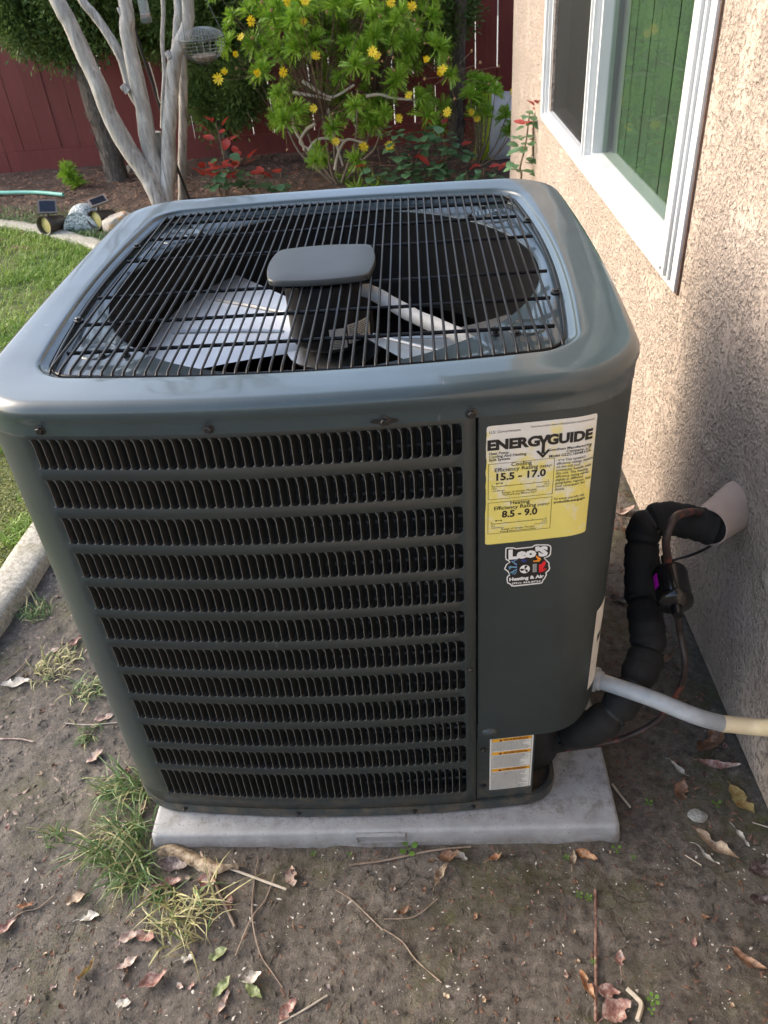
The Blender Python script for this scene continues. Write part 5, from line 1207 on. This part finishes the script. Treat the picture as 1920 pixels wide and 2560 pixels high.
solo('speckled_stone_block',mb,M_spk,'rounded pale speckled stone block between the two spotlights','stone',smooth=50,loc=(p.x,p.y+.06,-.03))
p=hz(328,430,-.02); solo('small_rock',rockm((p.x,p.y,.0),(.05,.045,.045),9,3),rockmat('grey_rock',[(.3,(.20,.18,.16)),(.6,(.35,.33,.30))]),'small grey rock at the foot of the leaning juniper','rock',smooth=35,loc=(p.x,p.y,-.03))
p=hz(1744,2042,GZ+.004); solo('flat_stone',rockm((p.x,p.y,zg(p.x,p.y)+.002),(.020,.016,.008),10,3),rockmat('pale_grey_stone',[(.3,(.22,.22,.20)),(.6,(.40,.40,.36))]),'small flat grey stone on the soil right of the pad','stone',smooth=35,loc=(p.x,p.y,GZ))
# ------------------------------------------------------------------ lawn grass and other ground cover
def blades(px,py,pz,L,wd,lean,seed,az=None):
    r=np.random.default_rng(seed); n=len(px); a=r.random(n)*2*PI if az is None else az; ln=lean*(.3+r.random(n)); h=L*(.5+.8*r.random(n))
    d=np.stack([np.cos(a)*ln,np.sin(a)*ln,np.ones(n)],1); d/=np.linalg.norm(d,axis=1)[:,None]
    s=np.stack([-np.sin(a),np.cos(a),np.zeros(n)],1)*wd*(.7+.6*r.random(n))[:,None]; b=np.stack([px,py,pz],1)
    m=b+d*(h*.55)[:,None]; t=b+d*h[:,None]*.95+np.stack([np.cos(a)*ln*h*.35,np.sin(a)*ln*h*.35,-ln*h*.18],1)
    Q=np.stack([b-s,b+s,m+s*.8,t,m-s*.8],1).reshape(-1,3); i=np.arange(n)[:,None]*5
    Fc=[(k,k+1,k+2,k+4) for k in i[:,0]]+[(k+4,k+2,k+3) for k in i[:,0]]
    return Q,Fc
r=np.random.default_rng(2); n=90000
py=r.random(n)*3.6+.95; px=curbx(py)-.05-(r.random(n)**1.3)*2.6
dens=fbm(px*3,py*3,3,6); k=(dens>.36)|(r.random(n)<.35); k&=~((py<1.5)&(fbm(px*9,py*9,3,8)<.55)); px,py=px[k],py[k]
solo('lawn_grass',blades(px,py,np.full(len(px),-.03),.042,.0022,.9,3),M_grass,'short green lawn grass left of the unit inside the curb','grass',kind='stuff')
n=9000; py=r.random(n)*1.0+.6; px=curbx(py)-.05-r.random(n)*.35
solo('moss_and_clover',blades(px,py,np.full(n,-.031),.010,.0028,1.5,5),leafm('moss_green',(.17,.19,.02),(.26,.27,.05),12),'yellow green moss patch on the lawn beside the curb','moss',kind='stuff')
n=5000; py=3.65+r.random(n)*1.1; px=curbx(py)+.06+r.random(n)*1.2*r.random(n)
solo('bed_grass',blades(px,py,np.full(n,-.03),.05,.0022,.8,7),M_tuft,'thin grass and weeds growing in the bed edge','grass',kind='stuff')
# chips and debris
def chips(n,xr_,yr_,zf,smin,smax,seed,flat=.35):
    r=np.random.default_rng(seed); x=xr_[0]+r.random(n)*(xr_[1]-xr_[0]); y=yr_[0]+r.random(n)*(yr_[1]-yr_[0]); z=zf(x,y); s=smin+(smax-smin)*r.random(n)**3
    B=np.array([(-1,-.5,0),(.2,-.7,.1),(1,.1,0),(.1,.6,.1),(-.2,0,.9)]); a=r.random(n)*2*PI; c,sn=np.cos(a),np.sin(a); e=.5+r.random(n)
    P_=B[None]*np.stack([s*(1+r.random(n)*1.4),s*e,s*flat],1)[:,None]; X_=P_[...,0]*c[:,None]-P_[...,1]*sn[:,None]+x[:,None]; Y_=P_[...,0]*sn[:,None]+P_[...,1]*c[:,None]+y[:,None]; Z_=P_[...,2]+z[:,None]
    V=np.stack([X_,Y_,Z_],2).reshape(-1,3); Fc=[]
    for k in range(n): b=k*5; Fc+= [(b,b+1,b+4),(b+1,b+2,b+4),(b+2,b+3,b+4),(b+3,b,b+4)]
    return V,Fc
near=dict(xr_=(-.75,1.24),yr_=(-.42,1.3))
def inpad(V,Fc):
    return V,Fc
solo('white_soil_specks',chips(1500,(-.75,1.19),(-.42,-.012),gh,.0007,.0030,31),varied('white_chip',(.45,.42,.36),(.65,.62,.55),90,.8),'tiny white chips scattered over the soil','grit',kind='stuff')
solo('dirt_on_pad',chips(900,(.0,.80),(.016,.040),lambda x,y:x*0-.0002,.0004,.0015,51,.5),M_soil,'dirt crumbs lying on the pad along the base of the unit','dirt',kind='stuff')
solo('dirt_on_pad_side',chips(160,(.79,.88),(.01,.40),lambda x,y:x*0-.0002,.0005,.0022,52,.5),M_soil,'dirt crumbs on the bare right part of the pad','dirt',kind='stuff')
solo('brown_soil_bits',chips(2600,(-.75,1.19),(-.42,-.012),gh,.001,.0050,32),varied('brown_bit',(.05,.03,.02),(.19,.11,.075),120,.85),'small brown bark and leaf crumbs on the soil','litter',kind='stuff')
solo('soil_clods',chips(9000,(-.75,1.19),(-.42,-.012),lambda x,y:gh(x,y)-.0005,.0010,.0052,41,.6),M_soil,'crumbly little clods of damp soil in front of the pad','soil',kind='stuff')
solo('left_soil_clods',chips(3500,(-.62,-.02),(.0,1.3),lambda x,y:gh(x,y)-.0005,.0010,.0060,42,.6),M_soil,'crumbly little clods of soil left of the unit','soil',kind='stuff')
solo('side_soil_bits',chips(1500,(.935,1.19),(-.01,1.3),gh,.001,.007,33),varied('brown_side_bit',(.06,.035,.025),(.22,.13,.09),90,.85),'leaf crumbs between the pad and the wall','litter',kind='stuff')
solo('left_soil_bits',chips(1500,(-.62,-.02),(.0,1.3),gh,.001,.007,34),varied('left_bit',(.09,.06,.05),(.34,.27,.22),90,.85),'pale leaf crumbs left of the unit','litter',kind='stuff')
solo('mulch_chips',chips(16000,(-2.9,1.15),(3.75,5.75),lambda x,y:-.028+(fbm(x*9,y*9,4,5)-.5)*.035,.004,.020,35),varied('mulch_chip',(.06,.032,.022),(.30,.17,.11),14,.85),'brown bark mulch and dry leaves covering the planting bed','mulch',kind='stuff')
# ------------------------------------------------------------------ fallen leaves, each laid where it lies
def leafmesh(nm,L,W,curl,fold,mat,seed,stem=True,ragged=0):
    r=random.Random(seed); R=[]; n=17; side_=r.uniform(-.12,.12); asym=r.uniform(.8,1.2); tw=r.uniform(-.5,.5); bite=r.uniform(.25,.8); bs_=r.choice((-1,1))
    for i in range(n):
        t=i/(n-1); e=(math.sin(PI*t**r.uniform(.8,.9))**.8 if 0<t<1 else .02); wl=W*e*asym*(1+ragged*r.uniform(-.35,.12)); wr=W*e/asym*(1+ragged*r.uniform(-.35,.12))
        if ragged and abs(t-bite)<.09:
            if bs_<0: wl*=.45
            else: wr*=.45
        z=curl*L*(t-.4)**2*1.8; zz=.0022*math.sin(t*11+seed)+r.uniform(-.0007,.0007); x=side_*L*(t-.5)**2*2; a=tw*(t-.5)
        row=[]
        for q,fz in ((-1,1),(-.5,.33),(0,0),(.5,.36),(1,1.1)):
            w_=(wl if q<0 else wr)*abs(q); row.append(Vector((x+(-w_ if q<0 else w_)*math.cos(a),(t-.5)*L+r.uniform(-.0004,.0004),z+fold*(wl if q<0 else wr)*fz+zz*(1 if q<0 else -1)*abs(q)+(-w_ if q<0 else w_)*math.sin(a))))
        R.append(row)
    mb=MB(); mb.loft(R,close=False)
    if stem: mb.tube([(side_*L*.5,-.5*L+.002,.0+curl*L*.29),(.001,-.5*L-.006,curl*L*.3),(.003,-.5*L-.013,.001)],.0006,4)
    return mesh(nm,mb,mat,60)
LEAVES=[ # px,py, length, width ratio, angle(deg), colour, curl, fold, label
(730,2195,.052,.30,100,'pink',.1,.3,'upright oval pinkish tan leaf on open soil in front of the pad'),
(194,2256,.050,.30,20,'tan',.15,.35,'tan brown leaf left of the biggest grass tuft'),
(227,2296,.045,.28,10,'pale',.1,.3,'pale grey leaf just below the biggest grass tuft'),
(16,2326,.055,.26,45,'red',.1,.4,'red brown leaf at the left picture edge with a long stalk'),
(67,2273,.040,.20,8,'orange',.2,.6,'small orange leaf at the left picture edge above the red brown one'),
(329,2346,.052,.26,22,'pink',.12,.3,'blotched pink and white leaf, left of a pair'),
(370,2350,.048,.34,-15,'red',.3,.5,'blotched red leaf, right of a pair below the grass'),
(319,2408,.050,.24,28,'pink',.1,.3,'slim pinkish leaf pointing up right'),
(223,2432,.050,.13,60,'yellow',.5,1.2,'rolled up golden tan leaf'),
(385,2456,.062,.30,30,'red',.35,.6,'plump red brown leaf with mossy edge'),
(575,2262,.040,.26,95,'red',.1,.3,'small reddish leaf beside the thick tan stick'),
(468,2399,.028,.42,10,'pale',.1,.3,'small whitish leaf under the straw coloured grass'),
(547,2389,.044,.30,25,'green',.15,.3,'yellow green leaf, topmost of the broad green leaves'),
(558,2470,.050,.26,50,'green',.15,.3,'yellow green leaf, lower left of the broad green leaves'),
(634,2484,.050,.26,-40,'green',.15,.3,'dark green leaf, lower right of the broad green leaves'),
(631,2447,.042,.36,20,'pale',.3,.4,'crumpled pale leaf between the broad green leaves'),
(561,2505,.050,.18,70,'pink',.1,.4,'narrow pink leaf under the green leaves'),
(722,2526,.050,.30,55,'red',.12,.3,'red and white leaf beside the bottom edge stick'),
(310,2512,.034,.30,5,'pale',.1,.3,'small white leaf near the bottom left'),
(425,2247,.034,.28,60,'pale',.1,.5,'small pale leaf between the two grass tufts'),
(382,2238,.055,.22,38,'red',.2,.5,'long pinkish brown leaf right of the big tuft'),
(255,1990,.040,.28,-10,'red',.3,.5,'small curled red leaf left of the upper tuft'),
(1120,2143,.050,.38,15,'brown',.4,.5,'brown curled leaf in front of the pad'),
(1102,2189,.058,.20,62,'tan',.15,.5,'long tan leaf pointing down left under the brown one'),
(1151,2146,.036,.30,-20,'pale',.1,.5,'grey leaf tip right of the brown curled one'),
(1704,1984,.052,.42,70,'brown',.3,.4,'broad brown leaf between pad and wall'),
(1854,2007,.090,.30,-75,'yellow',.15,.25,'large yellow brown leaf against the wall foot'),
(1790,2123,.105,.17,-50,'tan',.35,.6,'long grey tan leaf arching on the soil by the wall'),
(1767,2146,.060,.12,-60,'pale',.3,1.0,'rolled whitish leaf left of the long tan leaf'),
(1854,2094,.052,.14,-72,'pale',.1,.6,'thin white leaf below the yellow brown one'),
(1905,2178,.075,.36,20,'dark',.3,.4,'dark purple leaf at the right picture edge'),
(1904,2255,.060,.32,10,'dark',.6,.7,'curled dark brown leaf at the right picture edge'),
(1869,2412,.075,.20,-45,'brown',.3,.6,'brown leaf with a folded edge at the lower right'),
(1466,2476,.062,.16,-72,'orange',.25,.8,'slim orange brown leaf left of the long stick'),
(1518,2487,.046,.36,-8,'red',.25,.4,'red brown leaf right of the long stick'),
(1539,2536,.065,.40,25,'red',.25,.3,'large red brown leaf at the bottom edge'),
(1463,2146,.050,.24,-28,'orange',.4,.7,'orange curled leaf under the pad edge'),
(1429,2149,.036,.26,75,'tan',.3,.7,'tan leaf scrap beside the orange curled one'),
(1547,2406,.030,.40,80,'red',.4,.5,'little reddish leaf scrap on the lower right soil'),
(1009,2279,.030,.30,30,'brown',.6,.8,'tiny curled brown leaf on the middle soil'),
(38,1708,.085,.24,12,'pale',.15,.25,'large pale leaf at the left edge below the curb'),
(184,1604,.060,.24,50,'red',.2,.4,'reddish leaf lying against the left side of the unit'),
(237,1892,.055,.34,55,'pink',.1,.3,'pale pink leaf on the soil left of the unit'),
(260,1797,.055,.26,20,'pink',.1,.3,'faded pink leaf beside the lower left of the unit'),
(130,1626,.050,.30,30,'pink',.1,.3,'faded leaf on the soil near the curb'),
(1773,1862,.115,.24,40,'brown',.5,.8,'big curled brown leaf under the conduit'),
(1700,1930,.060,.15,-60,'pale',.4,.8,'grey crumpled leaf under the conduit'),
(1790,1925,.100,.16,-15,'red',.3,.6,'long red brown leaf by the wall below the conduit'),
(1560,1277,.075,.26,10,'pink',.4,.5,'pinkish leaf behind the unit near the wall foot'),
(1572,1330,.070,.30,-40,'brown',.5,.5,'brown leaf on the soil behind the foam pipe'),
(1555,1500,.085,.20,-20,'dark',.5,.6,'dark leaf between the unit and the foam pipe'),
(1640,1440,.070,.24,80,'pink',.2,.5,'pinkish leaf between the foam pipe and the wall'),
(1660,1650,.070,.26,10,'brown',.4,.6,'brown leaf on the soil behind the conduit'),
(434,2176,.075,.30,-4,'dark',.35,.4,'dark purple brown leaf under the husk at the pad corner'),
(430,2215,.050,.34,15,'red',.3,.5,'reddish leaf under the dark one by the pad corner'),
(520,2215,.046,.34,-10,'red',.3,.5,'dull red leaf between the husk and the straw'),
(350,2035,.055,.30,60,'tan',.4,.5,'tan leaf wedged between grass and the pad corner'),
(300,2075,.050,.28,20,'pink',.3,.5,'pinkish leaf inside the grass left of the pad'),
(1240,1985+160,.030,.3,20,'orange',.3,.5,'tiny orange leaf scrap near the seedlings'),
]
for i,(u,v,L,wr_,ang,colr,curl,fold,label) in enumerate(LEAVES):
    p=hz(u,v,GZ); z=zg(p.x,p.y); me=leafmesh('fallen_leaf',L*.84,L*wr_*.74,curl*1.3,fold*1.15,LM[colr],i,i%3!=0,ragged=.8 if colr in('dark','brown') else .5)
    o=inst(None,'fallen_leaf',me,(p.x,p.y,z+.0025),(random.uniform(-.12,.12),random.uniform(-.12,.12),math.radians(ang-90)),1); tag(o,label,'leaf','dead leaves lying on the soil')
small=[leafmesh('leaf_scrap',.022,.006,.3,.5,LM[c],50+j,False) for j,c in enumerate(('red','pink','tan','dark','brown','brown'))]
rr=random.Random(21)
for i in range(130):
    if i<80: p=hz(rr.uniform(0,1920),rr.uniform(2130,2560),GZ)
    elif i<110: p=Vector((rr.uniform(-.58,-.06),rr.uniform(0,1.1),0))
    else: p=Vector((rr.uniform(.95,1.18),rr.uniform(0,1.2),0))
    if -.02<p.x<.93 and p.y>-.02: continue
    o=inst(None,'leaf_scrap',small[rr.randrange(6)],(p.x,p.y,zg(p.x,p.y)+.002),(rr.uniform(-.4,.4),rr.uniform(-.4,.4),rr.uniform(0,6.3)),rr.uniform(.25,.8)); tag(o,*(('small dry leaf scrap on the open soil in front of the pad','leaf scrap','leaf scraps in front of the pad') if i<80 else ('small dry leaf scrap between the curb and the left side of the unit','leaf scrap','leaf scraps left of the unit') if i<110 else ('small dry leaf scrap between the pad and the stucco wall','leaf scrap','leaf scraps beside the wall')))
# the large torn husk at the pad corner
hp=[hz(x,y,GZ+.012) for x,y in [(395,2130),(440,2128),(490,2150),(540,2172),(598,2168)]]; path=spl(hp,5); rows_=[]
for i,p in enumerate(path):
    t=i/(len(path)-1); w_=.005+.010*math.sin(PI*min(1,t*1.1))**.7+.001*math.sin(i*1.7); d=(path[min(i+1,len(path)-1)]-path[max(0,i-1)]).normalized(); s_=Vector((-d.y,d.x,0))
    rows_.append([p+s_*w_*q+Vector((0,0,.012*(1-abs(q)**2)+.003*math.sin(i*.45)+.0025*q*math.sin(i*.6))) for q in (-1,-.5,0,.5,1)])
mb=MB(); mb.loft(rows_,close=False); solo('dry_husk',mb,dead('husk',(.09,.06,.04),(.27,.20,.12),(.45,.37,.25)),'long torn tan husk lying at the front left pad corner','husk',smooth=60,loc=tuple(hp[2]))
# twigs
def r7(x,y): return (x*.5787,1900+y*.5787)
def r8(x,y): return (960+x*.5787,1900+y*.5787)
TW=[([r7(875,415),r7(945,570),r7(1018,728)],.0030,M_twig,'thick tan stick lying down from the pad corner','pale'),
([r7(1000,485),r7(1120,525),r7(1240,567)],.0026,M_twigp,'white straw pointing right from the husk',''),
([r7(1120,425),r7(1098,560),r7(1095,700),r7(1125,840),r7(1180,925),r7(1222,985)],.0012,M_twig,'long curved thin stem in front of the pad',''),
([r7(1190,500),r7(1150,610),r7(1090,700),r7(1020,855)],.0012,M_twig,'thin forked stem crossing the long curved one',''),
([r7(240,595),r7(170,650),r7(110,665),r7(50,705)],.0014,M_twig,'thin stalk of the red brown leaf at the left',''),
([r7(1205,1141),r7(1320,1080),r7(1415,1020)],.0018,M_twigp,'pale stick at the bottom edge',''),
([r7(1450,560),r7(1525,610),r7(1655,738)],.0014,M_twig,'thin bent twig on the middle soil',''),
([r8(0,735),r8(80,790),r8(140,870),r8(250,970)],.0014,M_twig,'thin twig slanting down right in the middle foreground',''),
([r8(912,565),r8(913,800),r8(912,1000),r8(912,1141)],.0027,dead('red_stick',(.10,.04,.03),(.16,.08,.06),(.3,.2,.15)),'long straight reddish stick running to the bottom edge',''),
([r8(-150,462),r8(0,438),r8(200,400),r8(375,378)],.0022,M_twig,'long brown twig lying along the pad front',''),
([r8(0,692),r8(130,680),r8(230,605)],.0012,M_twig,'thin curved twig below the brown curled leaf',''),
([r8(985,110),r8(1020,160),r8(1062,213)],.0028,M_twigp,'short grey stick beside the right pad corner',''),
([r8(1300,410),r8(1370,460)],.0010,M_twigp,'fine straw near the cracked soil on the right',''),
([r8(1590,275),r8(1660,295)],.0012,M_twigp,'pale straw at the wall foot',''),
([(0,1710),(45,1672),(78,1632)],.0016,M_twig,'dark twig near the curb at the left edge',''),
([(165,1812),(225,1815),(293,1807)],.0014,M_twigp,'pale thin stick touching the left side of the unit',''),
([(0,1850),(50,1850),(85,1857)],.0022,LM['pink'],'pinkish twig at the left picture edge',''),
([r8(1045,1000),r8(1090,1040),r8(1108,1075),r8(1090,1141)],.0042,M_twigp,'curved tan leaf stalk at the bottom edge right of the stick','')]
for i,(L,rd,mt_,label,_) in enumerate(TW):
    P_=[]
    for u,v in L: p=hz(u,v,GZ); P_.append(Vector((p.x,p.y,zg(p.x,p.y)+rd+.0015)))
    solo('fallen_twig',MB().tube(spl(P_,4) if len(P_)>2 else P_,rd,6),mt_,label,'twig','twigs on the soil',smooth=60,loc=tuple(P_[0]))
# grass tufts
TF=[(326,1980,.040,130,.100,M_tuft,'green grass tuft against the lower left of the unit'),(325,2115,.055,220,.120,M_tuft,'biggest green grass tuft, spreading left of the pad corner'),(480,2265,.042,75,.095,M_dry,'straw coloured grass tuft below the husk'),(462,2345,.036,50,.085,M_dry,'straw coloured grass tuft, lowest one by the leaf pair'),(145,2102,.022,32,.05,M_tuft,'small thin grass tuft on the soil far left'),
(92,1531,.035,90,.06,M_tuft,'small grass tuft beside the curb'),(135,1668,.050,130,.06,M_dry,'sparse yellowed grass left of the unit'),(220,1727,.034,90,.06,M_tuft,'small green tuft touching the middle of the unit side'),(221,1835,.022,50,.05,M_tuft,'tiny bright tuft below the middle of the unit side'),(345,2190,.030,70,.09,M_tuft,'long green blades under the biggest tuft'),(420,2240,.02,40,.09,M_tuft,'loose long blades right of the biggest tuft')]
for i,(u,v,rad,n,L,mt_,label) in enumerate(TF):
    c=hz(u,v,GZ); r=random.Random(60+i); mb=MB(); bias=math.radians(215) if i in (0,1,9,10) else r.uniform(0,6.28)
    for k in range(int(n*.9)):
        q=rad*math.sqrt(r.random()); a0=r.uniform(0,2*PI); x=c.x+q*math.cos(a0)*1.25; y=c.y+q*math.sin(a0)
        if x>-.012 and y>-.012: continue
        az=bias+r.gauss(0,1.15); l=L*r.uniform(.35,1.15); el=r.uniform(.45,1.35); w_=r.uniform(.0009,.0019); p=Vector((x,y,zg(x,y)-.002)); row=[]; s_=Vector((-math.sin(az),math.cos(az),r.uniform(-.4,.4))).normalized(); dr=r.uniform(.35,1.0); twz=r.gauss(0,.25)
        g=p.z+.003
        for m in range(5):
            w2=w_*(1,1.05,.9,.6,.08)[m]; row.append([p-s_*w2,p+s_*w2]); d=Vector((math.cos(az)*math.cos(el),math.sin(az)*math.cos(el),math.sin(el))); p=p+d*l/4
            if p.z<g: p.z=g+r.uniform(0,.003)
            el-=dr*.62; az+=twz
        mb.cur=0 if r.random()<(.72 if mt_ is M_tuft else .12) else 1
        mb.loft(row,close=False)
    solo('grass_tuft',mb,[M_tuft,M_dry],label,'grass','grass tufts on the soil',loc=(c.x,c.y,zg(c.x,c.y)))
# seedlings
def seedling(u,v,n,L,label,matl=M_eury):
    c=hz(u,v,GZ); c.z=zg(c.x,c.y); mb=MB()
    for i in range(n):
        a=2*PI*i/n+.5; d=Vector((math.cos(a),math.sin(a),.25)); s_=Vector((-math.sin(a),math.cos(a),0)); b=c+Vector((0,0,.008)); p=b+d*L*.35
        mb.tube([c,b,p],.0006,4,False); ring=[p+d*L*.4*(1-math.cos(t))*.8+s_*L*.30*math.sin(t) for t in np.linspace(0,2*PI,9)[:-1]]; mb.add(ring,[tuple(range(8))])
    return solo('seedling',mb,matl,label,'seedling','seedlings on the soil',loc=tuple(c))
M_seed=leafm('seedling_leaf',(.12,.25,.04),(.19,.33,.07),40,.4,.35)
seedling(1022,2128,4,.020,'bright four leaved seedling at the pad front',M_seed)
nsd=0
for u,v,L,lb in ((1447,2243,.011,'seedling pair left of the long stick top'),(1470,2250,.009,'tiny seedling touching the long stick top'),(1540,2130,.010,'seedling cluster at the right pad corner'),(1582,2150,.010,'seedling right of the pad corner'),(1415,2150,.009,'seedling between the leaf scraps under the pad'),(1790,2018,.012,'seedling by the yellow brown leaf'),(1620,2015,.009,'seedling right of the pad edge'),(1480,2415,.009,'seedling beside the lower stick'),(875,2142,.008,'tiny sprout at the pad front left of the bright one'),(784,2140,.007,'faint sprout at the pad front'),(1630,2510,.011,'feathery weed at the bottom right'),(1625,2540,.012,'lower feathery weed at the bottom right')):
    nsd+=1; seedling(u,v,3+nsd%3,L*(.6+.15*(nsd%4)),lb,M_seed)
# weeds in the bed
for u,v,L,lb in ((190,468,.10,'light green weed in the bed left of the bare tree'),(20,410,.12,'dark leafy plant at the left edge of the bed'),(8,380,.14,'tall leafy plant cut by the left picture edge'),(980,470,.0,'')):
    if L<=0: continue
    c=hz(u,v,-.03); t=thing('bed_weed',lb,'plant',(c.x,c.y,-.03),'weeds in the bed'); 
    for j in range(4): inst(t,'leaf_rosette',RM[j],Vector((c.x+random.uniform(-.04,.04),c.y+random.uniform(-.04,.04),.0+.03*j)),(random.uniform(-.3,.3),random.uniform(-.3,.3),j),L/.1)
for o in bpy.data.objects:
    if 'root' in o: del o['root']
